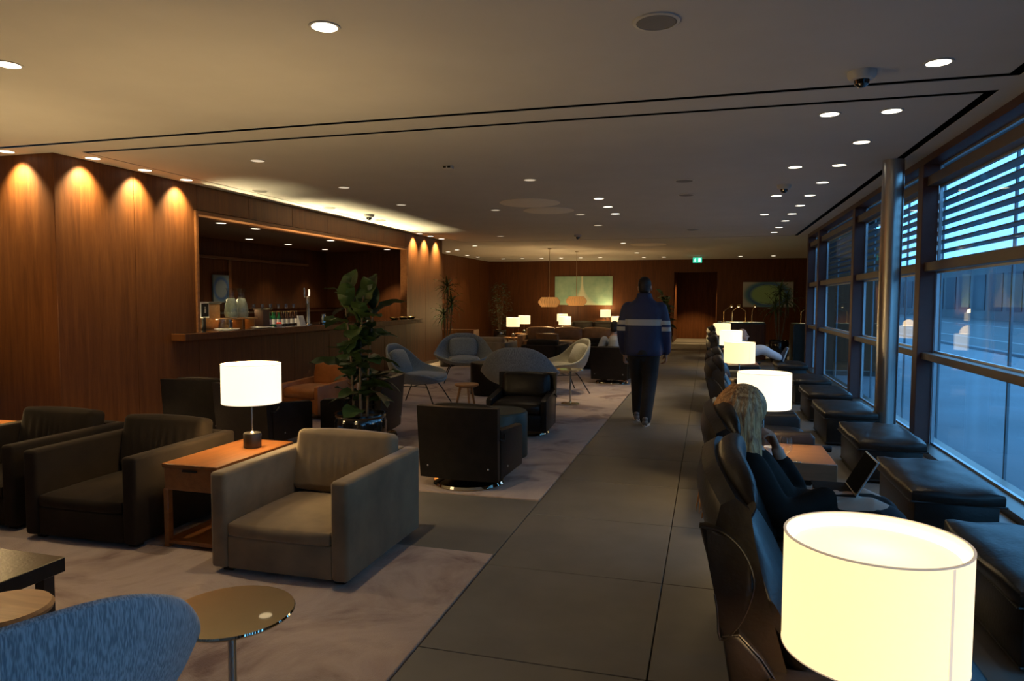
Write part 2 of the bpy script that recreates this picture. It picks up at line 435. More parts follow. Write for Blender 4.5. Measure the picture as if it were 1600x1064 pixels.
for y0 in (16.3, 23.78):
    for a in range(7): tile(-2.21 - a, -1.21 - a, y0, y0 + 0.9 if y0 < 20 else YF)
# rugs
def rug(name, x0, x1, y0, y1, label):
    b = new_bm(); box(b, (x0, y0, -0.015), (x1, y1, 0.008), 0.004, 1)
    return tag(obj(name, b, 'rug_pile', None, False), label, 'rug', 'mottled beige rugs')
rug('area_rug', -7.9, -1.215, YB + 0.3, 3.925, 'mottled beige rug under the round metal table and taupe armchair')
rug('area_rug', -6.36, -1.215, 5.105, 16.28, 'long mottled beige rug under the shell chairs beyond the tile strip')
rug('area_rug', -8.1, -1.215, 17.22, 23.76, 'mottled beige rug in the far seating area under the painting')

# ceiling: panels hung below a dark void, leaving shadow gaps
bm = new_bm(); box(bm, (-9.2, YB, 3.28), (2.40, 16.75, 3.36)); box(bm, (-9.2, 16.75, 3.28), (3.6, YF + 4, 3.36)); box(bm, (2.36, YB, 3.0), (2.40, 16.75, 3.28)); ceiling = struct('ceiling', bm, 'void')
def cpanel(x0, x1, y0, y1):
    b = new_bm(); box(b, (x0, y0, ZC), (x1, y1, ZC + 0.004)); return obj('ceiling_panel', b, 'plaster', ceiling, False)
SLX, SRX, S1, S2, SF = -6.08, 1.88, 5.30, 5.69, 16.95
g = 0.012; gx = 0.034
cpanel(-9.2, SRX - 0.04, YB, S1 - gx)                      # near field
cpanel(SRX + 0.04, XG + 0.1, YB, S1 + gx)                  # strip along the windows, near
cpanel(-9.2, XG + 0.1, S1 + gx, S2 - gx)                    # band between the two cross slots
cpanel(SLX + g, SRX - 0.04, S2 + gx, SF - gx)              # main field
cpanel(-9.2, SLX - g, S2 - gx, SF + gx)                     # strip along the bar wall
cpanel(SRX + 0.04, XG + 0.1, S2 - gx, SF + gx)             # strip along the windows
cpanel(-9.2, 3.6, SF + gx, YF + 3.1)                         # far field

# left wall with the bar opening, clad in tall veneer panels
OY0, OY1, OZ0, OZ1 = 7.64, 14.12, 1.06, 2.62
bm = new_bm()
box(bm, (XL - 0.12, 5.64, 0), (XL - 0.03, OY0 - 0.01, 3.0)); box(bm, (XL - 0.12, OY1 + 0.01, 0), (XL - 0.03, 16.28, 3.0))
box(bm, (XL - 0.12, OY0 - 0.01, 0), (XL - 0.03, OY1 + 0.01, OZ0 - 0.06)); box(bm, (XL - 0.12, OY0 - 0.01, OZ1 + 0.01), (XL - 0.03, OY1 + 0.01, 3.0))
wall_left = struct('wall_left', bm, 'panel_wood')
pan_me = {}
def panel(parent, p0, p1, axis, z0, z1, plane, depth):
    # a veneer panel; axis is the direction it runs along
    w = p1 - p0; key = (axis, round(w, 3), round(z1 - z0, 3), depth)
    if key not in pan_me:
        b = new_bm()
        if axis == 'Y': box(b, (min(0, depth), 0.0025, 0), (max(0, depth), w - 0.0025, z1 - z0), 0.002, 1)
        else: box(b, (0.0025, min(0, depth), 0), (w - 0.0025, max(0, depth), z1 - z0), 0.002, 1)
        pan_me[key] = mesh_of('panel', b, False)
    return link('panel', pan_me[key], 'panel_wood', parent, (plane, p0, z0) if axis == 'Y' else (p0, plane, z0))
def run(parent, p0, p1, n, axis, z0, z1, plane, depth):
    for i in range(n): panel(parent, p0 + (p1 - p0) * i / n, p0 + (p1 - p0) * (i + 1) / n, axis, z0, z1, plane, depth)
run(wall_left, 5.6, OY0, 2, 'Y', 0.0, 3.0, XL, -0.03)
run(wall_left, OY1, 16.3, 2, 'Y', 0.0, 3.0, XL, -0.03)
run(wall_left, OY0, OY1, 6, 'Y', 0.0, OZ0 - 0.06, XL, -0.03)
run(wall_left, OY0, OY1, 6, 'Y', OZ1 + 0.06, 3.0, XL, -0.03)
bm = new_bm(); box(bm, (-9.2, 5.63, 0), (XL - 0.13, 5.9, 3.0)); w2 = struct('wall_near_left', bm, 'panel_wood')
run(w2, -9.07, XL, 2, 'X', 0.0, 3.0, 5.60, 0.03)
bm = new_bm(); box(bm, (-8.5, 16.3, 0), (-8.23, YF, 3.0)); w3 = struct('wall_far_left', bm, 'panel_wood')
run(w3, 16.3, YF, 8, 'Y', 0, 3.0, -8.20, -0.03)
DX0, DX1, DZ = -1.2, 0.3, 2.55
bm = new_bm(); box(bm, (-8.5, YF + 0.03, 0), (DX0, YF + 0.3, 3.0)); box(bm, (DX1, YF + 0.03, 0), (3.6, YF + 0.3, 3.0)); box(bm, (DX0, YF + 0.03, DZ), (DX1, YF + 0.3, 3.0))
w4 = struct('wall_far', bm, 'panel_wood')
run(w4, -8.2, DX0, 6, 'X', 0, 3.0, YF, 0.03); run(w4, DX1, 3.5, 3, 'X', 0, 3.0, YF, 0.03); run(w4, DX0, DX1, 1, 'X', DZ, 3.0, YF, 0.03)
# corridor behind the far opening
bm = new_bm(); box(bm, (DX0 - 0.1, YF + 0.3, 0), (DX0 + 0.0, 29.0, 3.0)); box(bm, (DX1, YF + 0.3, 0), (DX1 + 0.1, 29.0, 3.0)); box(bm, (DX0 - 0.1, 29.0, 0), (DX1 + 0.1, 29.1, 3.0))
struct('wall_corridor', bm, 'panel_wood')
bm = new_bm(); box(bm, (DX0, YF + 0.3, -0.02), (DX1, 29.0, 0.0)); struct('floor_corridor', bm, 'tile_stone')
CORR = True
# walls behind the camera and beyond the window bays, to close the room
bm = new_bm(); box(bm, (-9.2, YB - 0.1, 0), (XG + 0.1, YB, 3.1)); struct('wall_back', bm, 'panel_wood')
bm = new_bm(); box(bm, (-9.3, YB, 0), (-9.2, 5.6, 3.1)); struct('wall_back_left', bm, 'panel_wood')
bm = new_bm(); box(bm, (XG + 0.12, 16.80, 0), (3.6, 16.95, 3.1)); box(bm, (3.5, 16.95, 0), (3.6, YF, 3.1)); struct('wall_far_right', bm, 'panel_wood')
bm = new_bm(); box(bm, (-8.5, 16.33, 0), (XL - 0.13, 16.5, 3.0)); struct('wall_bar_end', bm, 'panel_wood')
# baseboards
bm = new_bm(); box(bm, (XL, 5.6, 0), (XL + 0.012, 16.3, 0.07)); struct('baseboard_left', bm, 'bronze')
bm = new_bm(); box(bm, (-8.2, YF - 0.012, 0), (DX0, YF, 0.07)); box(bm, (DX1, YF - 0.012, 0), (3.5, YF, 0.07)); struct('baseboard_far', bm, 'bronze')
# bar frame
bm = new_bm()
for (a, b) in (((XL - 0.13, OY0 - 0.05, OZ0), (XL + 0.03, OY0, OZ1 + 0.05)), ((XL - 0.13, OY1, OZ0), (XL + 0.03, OY1 + 0.05, OZ1 + 0.05)), ((XL - 0.13, OY0, OZ1), (XL + 0.03, OY1, OZ1 + 0.05))):
    box(bm, a, b, 0.004, 1)
struct('trim_1', bm, 'frame_wood')

# ------------------------------------------------------------------ windows
MUL = [1.16, 4.63, 8.10, 11.57, 15.07]            # near faces of the posts
MD = 0.18
WEND = 16.62
posts = MUL + [WEND]
bm = new_bm(); box(bm, (2.09, YB, -0.02), (2.40, 16.75, 0.055), 0.004, 1); struct('trim_2', bm, 'bronze')       # kerb under the glass
bm = new_bm(); box(bm, (XR, YB, 2.93), (2.40, 16.75, 3.0)); struct('trim_3', bm, 'mullion_paint')
pm = new_bm(); box(pm, (XR, 0, 0.055), (XG, MD, 2.93), 0.004, 1); pm = mesh_of('mullion', pm, False)
for i, y in enumerate(posts):
    o = link('mullion', pm, 'mullion_paint', None, (0, y, 0)); o.name = 'trim_%d' % (i + 4); tag(o, kind='structure')
bays = [(YB, MUL[0])] + [(a + MD, b) for a, b in zip(posts[:-1], posts[1:])]
for i, (a, b) in enumerate(bays):
    w = bpy.data.objects.new('window_%d' % (i + 1), None); COL.objects.link(w); w.location = (0, 0, 0); tag(w, kind='structure')
    zs = [(0.055, 0.935), (1.005, 1.84), (1.93, 2.71), (2.81, 2.93)]
    for z0, z1 in zs:
        q = new_bm(); box(q, (XG + 0.010, a, z0), (XG + 0.018, b, z1)); obj('pane', q, 'window_glass', w, False)
        q = new_bm()
        for lo, hi in (((XG, a, z0), (XG + 0.03, a + 0.03, z1)), ((XG, b - 0.03, z0), (XG + 0.03, b, z1)), ((XG, a, z0), (XG + 0.03, b, z0 + 0.02)), ((XG, a, z1 - 0.02), (XG + 0.03, b, z1))):
            box(q, lo, hi)
        obj('pane_frame', q, 'aluminium', w, False)
    for z0, z1 in ((0.935, 1.005), (1.84, 1.93), (2.71, 2.81)):
        q = new_bm(); box(q, (2.14, a, z0), (XG + 0.03, b, z1), 0.004, 1); obj('transom', q, 'transom_paint', w, False)
# louvre blades outside the upper panes
sl = {}
for i, (a, b) in enumerate(bays):
    w = bpy.data.objects.new('louver_screen', None); COL.objects.link(w)
    pos = ['beside the near end wall', 'on the bay before the wide visible one', 'on the widest visible window bay', 'on the bay behind the steel column', 'on the bay past the steel column', 'on the narrow last bay']
    tag(w, 'horizontal sun louvre blades outside the glass ' + pos[i], 'louver', 'louvre screens outside the windows')
    key = round(b - a, 3)
    if key not in sl:
        q = new_bm(); box(q, (2.44, -0.088, -0.008), (2.58, key + 0.088, 0.008), 0.003, 1); sl[key] = mesh_of('slat', q, False)
    for j in range(8): link('slat', sl[key], 'louver_metal', w, (0, a, 1.985 + j * 0.105))
    for yy in (a + 0.9, b - 0.9) if b - a > 2 else ((a + b) / 2,):
        q = new_bm(); box(q, (2.60, yy - 0.015, -0.12), (2.62, yy + 0.015, 2.9)); obj('support_rod', q, 'louver_metal', w, False)

# steel column
bm = new_bm(); lathe(bm, [(0.104, 0.0), (0.104, 2.999)], 40, (1.835, 8.16, 0)); o = obj('steel_column', bm, 'brushed_steel')
tag(o, 'round brushed steel column standing in front of the windows', 'column', kind='structure')

# outdoors: apron, road, low wall and far terminal wing
bm = new_bm(); box(bm, (3.61, 16.8, -0.5), (9.0, 90, -0.12)); box(bm, (2.41, -60, -0.5), (9.0, 16.8, -0.12)); struct('pavement', bm, 'concrete')
bm = new_bm(); box(bm, (9.0, -60, -0.6), (160, 140, -0.24)); struct('road', bm, 'asphalt')
for x in (12.5, 19.5):
    bm = new_bm(); box(bm, (x, -60, -0.24), (x + 0.15, 110, -0.235)); struct('road_marking', bm, 'road_paint')
bm = new_bm(); box(bm, (8.85, -60, -0.3), (9.05, 90, -0.02), 0.02, 1); struct('kerb', bm, 'concrete')
bw = thing('terminal_building', 'long dark terminal wing seen through the windows across the road', 'building', (26, 0, -0.24))
q = new_bm(); box(q, (0, -60, 0), (14, 260, 5.6)); obj('facade', q, 'facade_dark', bw, False)
q = new_bm(); box(q, (-0.6, -60, 5.6), (14, 260, 5.9)); obj('roof', q, 'concrete', bw, False)
pnm = new_bm(); box(pnm, (-0.06, 0, 0.9), (0.0, 3.2, 4.4)); pnm = mesh_of('window_pane', pnm, False)
for j in range(40): link('window_pane', pnm, 'facade_pane', bw, (0, -6 + j * 4.2, 0))
for (x, y, s, c) in ((13.2, 13.0, 1.0, 'facade_dark'), (15.0, 25.0, 1.1, 'concrete')):
    v = thing('service_van', 'dark parked van on the road outside the nearest window' if y < 20 else 'pale parked van on the road outside past the column', 'van', (x, y, -0.24))
    q = new_bm()
    prof = [(-2.2, 0.35), (-2.25, 1.0), (-1.5, 1.25), (-0.9, 1.95), (2.2, 2.0), (2.25, 0.35)]
    loft(q, [[(sx, a, b) for a, b in prof] for sx in (-0.9, 0.9)]); obj('body', q, c, v, False)
    for wx in (-0.9, 0.9):
        for wy in (-1.4, 1.4):
            q = new_bm(); lathe(q, [(0.1, -0.1), (0.34, -0.1), (0.36, 0), (0.34, 0.1), (0.1, 0.1)], 16); rot(q, Matrix.Rotation(PI / 2, 4, 'Y')); obj('wheel', q, 'void', v, True, (wx, wy, 0.36))
        q = new_bm(); box(q, (wx - 0.012, -0.7, 1.2), (wx + 0.012, 1.9, 1.75)); obj('side_window', q, 'facade_pane', v, False)

# ------------------------------------------------------------------ ceiling fixtures
def make_downlight(lens):
    t = thing('downlight', 'x', 'downlight')
    q = new_bm(); lathe(q, [(0.070, 0.0), (0.085, 0.0), (0.085, -0.006), (0.070, -0.004), (0.070, 0.0)], 24, cap=False); obj('trim_ring', q, 'white_plastic', t)
    q = new_bm(); lathe(q, [(0.0005, -0.003), (0.070, -0.003)], 24, cap=False); bmesh.ops.recalc_face_normals(q, faces=q.faces); obj('lens', q, lens, t)
    KIDS[t.name] = children(t); return t
protoB, protoD = make_downlight('lens_bright'), make_downlight('lens_dim')
first = {protoB: True, protoD: True}
ORD = ['nearest', 'second', 'third', 'fourth', 'fifth', 'sixth', 'seventh', 'eighth', 'ninth', 'tenth', 'eleventh', 'twelfth', 'thirteenth', 'fourteenth', 'fifteenth', 'sixteenth', 'seventeenth', 'eighteenth', 'nineteenth', 'twentieth', 'twenty-first', 'twenty-second', 'twenty-third', 'twenty-fourth', 'twenty-fifth', 'twenty-sixth']
def nth(i): return 'first' if i == 0 else ORD[i]
def dl(proto, x, y, z, label, group, power=0, size=95, blend=0.7, col=WARMW, aim=None):
    if first[proto]:
        t = proto; first[proto] = False; t.location = (x, y, z); t['label'] = label; t['group'] = group
    else:
        t = copy_tree(proto, (x, y, z), 0, label, group)
    if power: spot('downlight_beam', (x, y, z - 0.04), power * 0.62, size, col, blend, 0.03, aim=aim)
    return t
for i, y in enumerate((4.92, 6.06, 7.16, 8.30, 9.45, 10.54, 11.63, 12.70, 13.78, 14.94, 16.03)):
    dl(protoB, 1.335, y, ZC, ORD[i] + ' bright downlight from the viewer in the long row along the windows', 'downlight row by the windows', 4.5, 90)
for i, y in enumerate((6.04, 8.30, 10.49, 12.68)):
    dl(protoB, 0.89, y, ZC, ORD[i] + ' downlight from the viewer in the sparse second row from the windows', 'second downlight row from the windows', 4.5, 90)
for i, y in enumerate((10.13, 11.06, 11.98)):
    dl(protoB, -1.55, y, ZC, ORD[i] + ' bright downlight of the trio over the aisle edge of the rug', 'trio of downlights above the aisle', 34, 52)
for i, (x, y) in enumerate(((-4.64, 6.49), (-4.64, 8.32), (-4.62, 10.05), (-4.65, 15.54))):
    dl(protoD, x, y, ZC, ORD[i] + ' dim downlight from the viewer in the row parallel to the bar', 'dim downlights parallel to the bar', 4, 90)
for i, (x, y) in enumerate(((-2.13, 8.36), (-3.38, 11.0), (-2.14, 11.93), (-2.11, 13.74))):
    dl(protoD, x, y, ZC, ('dim downlight in front of the overlapping plaster discs', 'dim downlight left of the overlapping plaster discs', 'dim downlight just right behind the overlapping plaster discs', 'dim downlight well beyond the overlapping plaster discs')[i], 'dim downlights around the plaster discs', 4, 90)
dl(protoB, -2.02, 3.43, ZC, 'bright recessed downlight alone above the taupe armchair', 'downlights in the near ceiling field', 20, 110)
dl(protoB, -4.27, 3.45, ZC, 'recessed downlight above the dark velvet armchairs, at the picture edge', 'downlights in the near ceiling field', 22, 110)
for i, y in enumerate((5.93, 6.63, 7.29)):
    dl(protoB, -6.235, y, ZC, nth(i) + ' wall washing downlight from the left above the wood wall before the bar', 'wall washers before the bar', 75, 92, 1.0, WASH, (-0.50, 0, -1))
for i, y in enumerate((14.52, 15.16, 15.86)):
    dl(protoB, -6.235, y, ZC, nth(i) + ' wall washing downlight from the left above the pier after the bar', 'wall washers after the bar', 75, 92, 1.0, WASH, (-0.50, 0, -1))
dl(protoB, -6.80, 5.44, ZC, 'wall washing downlight above the wood return wall at the picture edge', 'wall washers on the return wall', 75, 92, 1.0, WASH, (0, 0.50, -1))
dl(protoB, -7.60, 5.44, ZC, 'second wall washing downlight on the return wall, out towards the corner', 'wall washers on the return wall', 75, 92, 1.0, WASH, (0, 0.50, -1))
for i, (x, y) in enumerate(sorted(((-7.75, 20.26), (-7.19, 19.53), (-7.74, 22.0), (-7.67, 22.9), (-6.16, 18.14), (-7.1, 24.1), (-6.4, 24.1), (-5.7, 24.1), (-5.0, 24.1), (-4.3, 24.1), (-3.62, 24.1), (-2.14, 18.19), (-2.16, 21.96), (-2.15, 24.3), (-1.48, 24.3), (1.0, 24.4), (2.03, 24.4)), key=lambda q_: q_[0] / q_[1])):
    dl(protoB, x, y, ZC, nth(i) + ' small downlight from the left on the far ceiling', 'downlights over the far seating area', 14, 80, 0.7, WARM)
def disc_thing(name, x, y, r, mat, label, cat, group=None, h=0.012, ring=None):
    t = thing(name, label, cat, (x, y, ZC), 0, group)
    q = new_bm(); lathe(q, [(0.001, -h), (r * 0.94, -h), (r, -h * 0.4), (r, 0)], 40, cap=False); obj('disc', q, mat, t)
    if ring:
        q = new_bm(); lathe(q, [(r, 0), (r * 1.16, 0), (r * 1.16, -h * 0.7), (r, -h), (r, 0)], 40, cap=False); obj('rim', q, ring, t)
    return t
disc_thing('ceiling_disc', -2.63, 10.33, 0.46, 'plaster_disc', 'large pale plaster disc on the ceiling, nearer of the overlapping pair', 'ceiling disc', 'plaster discs')
disc_thing('ceiling_disc', -2.55, 11.27, 0.42, 'plaster_disc', 'large pale plaster disc on the ceiling, farther of the overlapping pair', 'ceiling disc', 'plaster discs')
disc_thing('ceiling_disc', -1.55, 18.76, 0.47, 'plaster_disc', 'pale plaster disc on the far ceiling beyond the second slot', 'ceiling disc', 'plaster discs')
for x, y, r, s in ((-0.29, 3.82, 0.105, 'large round ceiling speaker with grey grille above the aisle, nearest the viewer'), (-0.31, 8.88, 0.105, 'small round grey ceiling speaker over the aisle, nearer of two'), (-0.32, 10.06, 0.105, 'small round grey ceiling speaker over the aisle, farther of two'), (-0.34, 15.07, 0.105, 'tiny round grey ceiling speaker far down the aisle'),
                   (-5.90, 8.3, 0.09, 'round ceiling vent beside the bar opening, first of three'), (-5.90, 10.1, 0.09, 'round ceiling vent beside the bar opening, middle of three'), (-5.90, 11.9, 0.09, 'round ceiling vent beside the bar opening, last of three')):
    disc_thing('ceiling_speaker', x, y, r, 'grey_screen', s, 'speaker', 'round ceiling grilles', 0.01, 'white_plastic')
def dome(x, y, label):
    t = thing('dome_camera', label, 'camera', (x, y, ZC), 0, 'dome cameras on the ceiling')
    q = new_bm(); lathe(q, [(0.085, 0), (0.085, -0.03), (0.07, -0.05), (0.045, -0.055), (0.001, -0.055)], 28, cap=False); obj('housing', q, 'white_plastic', t)
    q = new_bm(); lathe(q, [(0.048, -0.052), (0.042, -0.08), (0.02, -0.098), (0.0005, -0.1)], 24, cap=False); obj('dome', q, 'glazed_black', t)
dome(0.92, 4.99, 'white dome camera with black glass on the ceiling near the windows, nearest one')
dome(0.90, 9.54, 'white dome camera on the ceiling between the downlight rows, farther from viewer')
dome(-5.68, 11.04, 'small dome camera on the ceiling in front of the bar')
dome(-2.86, 15.64, 'tiny dark dome camera near the far ceiling slot')
t = thing('smoke_detector', 'small white smoke detector with two dark slots on the mid ceiling', 'detector', (-2.78, 7.27, ZC))
q = new_bm(); box(q, (-0.055, -0.04, -0.035), (0.055, 0.04, 0), 0.008); obj('housing', q, 'white_plastic', t)
for dx in (-0.025, 0.025):
    q = new_bm(); box(q, (dx - 0.016, -0.046, -0.028), (dx + 0.016, -0.038, -0.010)); obj('slot', q, 'void', t)

# ------------------------------------------------------------------ furniture builders
def pad(bm, lo, hi, r, dome_=0.02, cuts=9):
    # a soft cushion: rounded box whose faces swell outwards
    c = [(lo[i] + hi[i]) / 2 for i in range(3)]; h = [(hi[i] - lo[i]) / 2 for i in range(3)]
    b = new_bm(); bmesh.ops.create_cube(b, size=2.0)
    bmesh.ops.subdivide_edges(b, edges=b.edges, cuts=cuts, use_grid_fill=True)
    for v in b.verts:
        p = [v.co[i] * h[i] for i in range(3)]
        q = [max(-(h[i] - r), min(h[i] - r, p[i])) for i in range(3)]
        d = Vector([p[i] - q[i] for i in range(3)])
        if d.length > 1e-6: d = d.normalized() * r
        n = Vector(q) + d
        s = [1 - (n[i] / h[i]) ** 2 for i in range(3)]
        n.x += math.copysign(dome_ * max(0, s[1]) * max(0, s[2]), n.x) * (abs(v.co.x) > 0.99)
        n.y += math.copysign(dome_ * max(0, s[0]) * max(0, s[2]), n.y) * (abs(v.co.y) > 0.99)
        n.z += math.copysign(dome_ * max(0, s[0]) * max(0, s[1]), n.z) * (abs(v.co.z) > 0.99)
        v.co = Vector(c) + n
    me = bpy.data.meshes.new('tmp'); b.to_mesh(me); b.free(); bm.from_mesh(me); bpy.data.meshes.remove(me)
    return bm
def prism(bm, poly, y0, y1, r=0.0, seg=2):
    # polygon in xz extruded along y
    a = [bm.verts.new((p[0], y0, p[1])) for p in poly]; b = [bm.verts.new((p[0], y1, p[1])) for p in poly]
    n = len(poly); fs = [bm.faces.new(a), bm.faces.new(list(reversed(b)))]
    for i in range(n): fs.append(bm.faces.new((a[i], b[i], b[(i + 1) % n], a[(i + 1) % n])))
    if r > 0:
        es = [e for f in fs[:2] for e in f.edges]
        bmesh.ops.bevel(bm, geom=list(set(es)), offset=r, segments=seg, affect='EDGES', profile=0.5)
    return bm
def mark(t): KIDS[t.name] = children(t); return t

def make_armchair(mat):
    t = thing('armchair', 'x', 'armchair'); W, D, AH = 0.425, 0.96, 0.575
    for s in (-1, 1):
        q = new_bm(); box(q, (min(s * W, s * (W - 0.10)), 0, 0.035), (max(s * W, s * (W - 0.10)), D, AH), 0.022, 3); obj('arm', q, mat, t)
    q = new_bm(); box(q, (-W + 0.10, D - 0.10, 0.035), (W - 0.10, D, AH), 0.015, 2); obj('back', q, mat, t)
    q = new_bm(); box(q, (-W + 0.10, 0.012, 0.035), (W - 0.10, D - 0.10, 0.22), 0.012, 2); obj('seat_base', q, mat, t)
    q = new_bm(); pad(q, (-W + 0.105, 0.004, 0.215), (W - 0.105, D - 0.24, 0.30), 0.022, 0.02); obj('seat_cushion', q, mat, t)
    q = new_bm(); pad(q, (-0.33, -0.075, -0.19), (0.33, 0.075, 0.19), 0.035, 0.016, 44)
    for v in q.verts:
        if v.co.y < 0: v.co.y += 0.0055 * math.sin(v.co.x * 105 + 5 * v.co.z + 1.5 * math.sin(v.co.x * 19)) * max(0, math.cos(v.co.x * 4.4)) * max(0, 1 - abs(v.co.z + 0.01) / 0.16)
    rot(q, Matrix.Translation((0, D - 0.205, 0.495)) @ Matrix.Rotation(-0.20, 4, 'X')); obj('back_cushion', q, mat, t)
    for sx in (-0.35, 0.35):
        for y in (0.08, D - 0.08):
            q = new_bm(); box(q, (sx - 0.03, y - 0.03, 0.009), (sx + 0.03, y + 0.03, 0.04)); obj('foot', q, 'dark_metal', t)
    return mark(t)
A = make_armchair('velvet_taupe'); A.location = (-2.225, 3.22, 0)
tag(A, 'taupe velvet club armchair beside the wooden lamp table, fully in view')
VB = {'velvet_taupe': 'velvet_brown'}
copy_tree(A, (-3.73, 3.36, 0), 0.02, 'dark brown velvet armchair left of the lamp table', mats=VB)
copy_tree(A, (-4.76, 3.42, 0), 0.02, 'dark brown velvet armchair cut by the left picture edge', mats=VB)
copy_tree(A, (-4.72, 15.75, 0), PI, 'far velvet armchair seen from behind, leftmost of three in a row', 'far armchairs seen from behind')
copy_tree(A, (-3.38, 15.2, 0), PI, 'far velvet armchair seen from behind, middle of three in a row', 'far armchairs seen from behind', mats=VB)
copy_tree(A, (-2.35, 16.1, 0), PI, 'far velvet armchair seen from behind, nearest the walking man', 'far armchairs seen from behind', mats=VB)

def make_side_table(w, d, h, mat, label, loc):
    t = thing('side_table', label, 'side table', loc)
    q = new_bm(); box(q, (-w / 2, 0, h - 0.025), (w / 2, d, h), 0.004, 1); obj('top', q, mat, t)
    q = new_bm(); box(q, (-w / 2 + 0.008, 0.012, h - 0.165), (w / 2 - 0.008, d - 0.01, h - 0.025), 0.003, 1); dr = obj('drawer', q, mat, t)
    q = new_bm(); box(q, (-0.05, 0.0, h - 0.045), (0.05, 0.013, h - 0.035)); obj('finger_pull', q, 'void', dr)
    for sx in (-1, 1):
        for y in (0.008, d - 0.048):
            q = new_bm(); box(q, (sx * (w / 2 - 0.02) - 0.018, y, 0.008), (sx * (w / 2 - 0.02) + 0.018, y + 0.04, h - 0.16), 0.003, 1); obj('leg', q, mat, t)
    q = new_bm(); box(q, (-w / 2 + 0.01, 0.01, 0.03), (w / 2 - 0.01, d - 0.01, 0.055), 0.003, 1); obj('lower_shelf', q, mat, t)
    return mark(t)
TB = make_side_table(0.40, 0.80, 0.53, 'table_wood', 'reddish wooden lamp table between the taupe and brown armchairs', (-3.0, 3.47, 0))
copy_tree(TB, (-5.62, 3.55, 0), 0, 'reddish wooden lamp table at the left picture edge')

def make_lamp(shade):
    t = thing('table_lamp', 'x', 'lamp'); R = 0.1925
    q = new_bm(); lathe(q, [(0.001, 0), (0.056, 0), (0.058, 0.006), (0.058, 0.094), (0.054, 0.10), (0.001, 0.10)], 32, cap=False); obj('base', q, 'dark_metal', t)
    q = new_bm(); lathe(q, [(0.0065, 0.10), (0.0065, 0.535)], 12); lathe(q, [(0.02, 0.10), (0.008, 0.112)], 16); obj('pole', q, 'steel', t)
    q = new_bm(); lathe(q, [(R, 0.305), (R, 0.57), (R - 0.004, 0.57), (R - 0.004, 0.305), (R, 0.305)], 64, cap=False); sh = obj('shade', q, shade, t)
    for z in (0.3065, 0.5685):
        q = new_bm(); lathe(q, [(R + 0.0010, z - 0.0014), (R + 0.0010, z + 0.0016), (R - 0.005, z + 0.0016), (R - 0.005, z - 0.0014), (R + 0.0010, z - 0.0014)], 64, cap=False); obj('trim', q, 'shade_trim', sh)
    q = new_bm(); box(q, (-0.004, -R - 0.0022, 0.309), (0.004, -R + 0.001, 0.566)); rot(q, Matrix.Rotation(0.62 if shade == 'shade_linen' else 2.6, 4, 'Z')); obj('seam', q, 'shade_seam', sh)
    q = new_bm(); lathe(q, [(0.001, 0.540), (R - 0.022, 0.540), (R - 0.022, 0.536), (0.001, 0.536)], 48, cap=False); obj('diffuser', q, 'shade_diffuser', t)
    q = new_bm(); sphere(q, (0.04, 0, 0.45), 0.03); lathe(q, [(0.012, 0.38), (0.016, 0.42)], 12, (0.04, 0, 0)); obj('bulb', q, 'pendant_bulb', t)
    return mark(t)
LW = make_lamp('shade_linen_white'); LY = make_lamp('shade_linen')
def lamp(proto, loc, label, first_=False, power=6.0, rz=0.0, group='drum shade table lamps', upl=0.10):
    if first_: o = proto; o.location = loc; o.rotation_euler = (0, 0, rz); o['label'] = label; o['group'] = group
    else: o = copy_tree(proto, loc, rz, label, group)
    point('lamp_glow', (loc[0], loc[1], loc[2] + 0.40), power, WARM, 0.06)
    point('lamp_uplight', (loc[0], loc[1], loc[2] + 0.59), power * upl, WARM, 0.12)
    return o
lamp(LW, (-2.96, 4.03, 0.53), 'lit drum shade table lamp on the wooden table beside the taupe armchair', True, 5, upl=2.2)
lamp(LW, (-5.66, 4.15, 0.53), 'lit drum shade table lamp at the left picture edge', power=6, upl=3.0)
RT = 0.43
lamp(LY, (0.375, 1.72, RT), 'huge foreground lamp with glowing cream drum shade at the lower right', True, 2.0, rz=0.0)
lamp(LW, (0.415, 5.50, RT), 'lit drum shade lamp behind the blond woman', power=4)
lamp(LY, (0.40, 9.40, RT), 'lit drum shade lamp behind the shade above the blond woman', power=4)
lamp(LW, (0.40, 13.05, RT), 'lit drum shade lamp that hides the reclining man\'s shoulder', power=4)
lamp(LY, (0.32, 16.90, RT), 'farthest lit drum shade lamp of the window row', power=4)

# round metal side tables
def make_metal_table(label, loc, r=0.20, h=0.52):
    t = thing('round_table', label, 'side table', loc)
    q = new_bm(); lathe(q, [(0.001, h - 0.012), (r - 0.004, h - 0.012), (r, h - 0.006), (r - 0.003, h), (0.001, h)], 64, cap=False); obj('top', q, 'mirror_steel', t)
    q = new_bm(); lathe(q, [(0.014, 0.02), (0.014, h - 0.012)], 20); obj('stem', q, 'steel', t)
    q = new_bm(); lathe(q, [(0.001, 0.009), (0.135, 0.009), (0.135, 0.016), (0.02, 0.028), (0.014, 0.05)], 48, cap=False); obj('base', q, 'mirror_steel', t)
    return mark(t)
RTB = make_metal_table('round polished metal side table next to the blue shell chair in front', (-1.48, 1.89, 0))
copy_tree(RTB, (-1.93, 10.05, 0), 0, 'round polished metal side table beside the cream-lit shell chair')

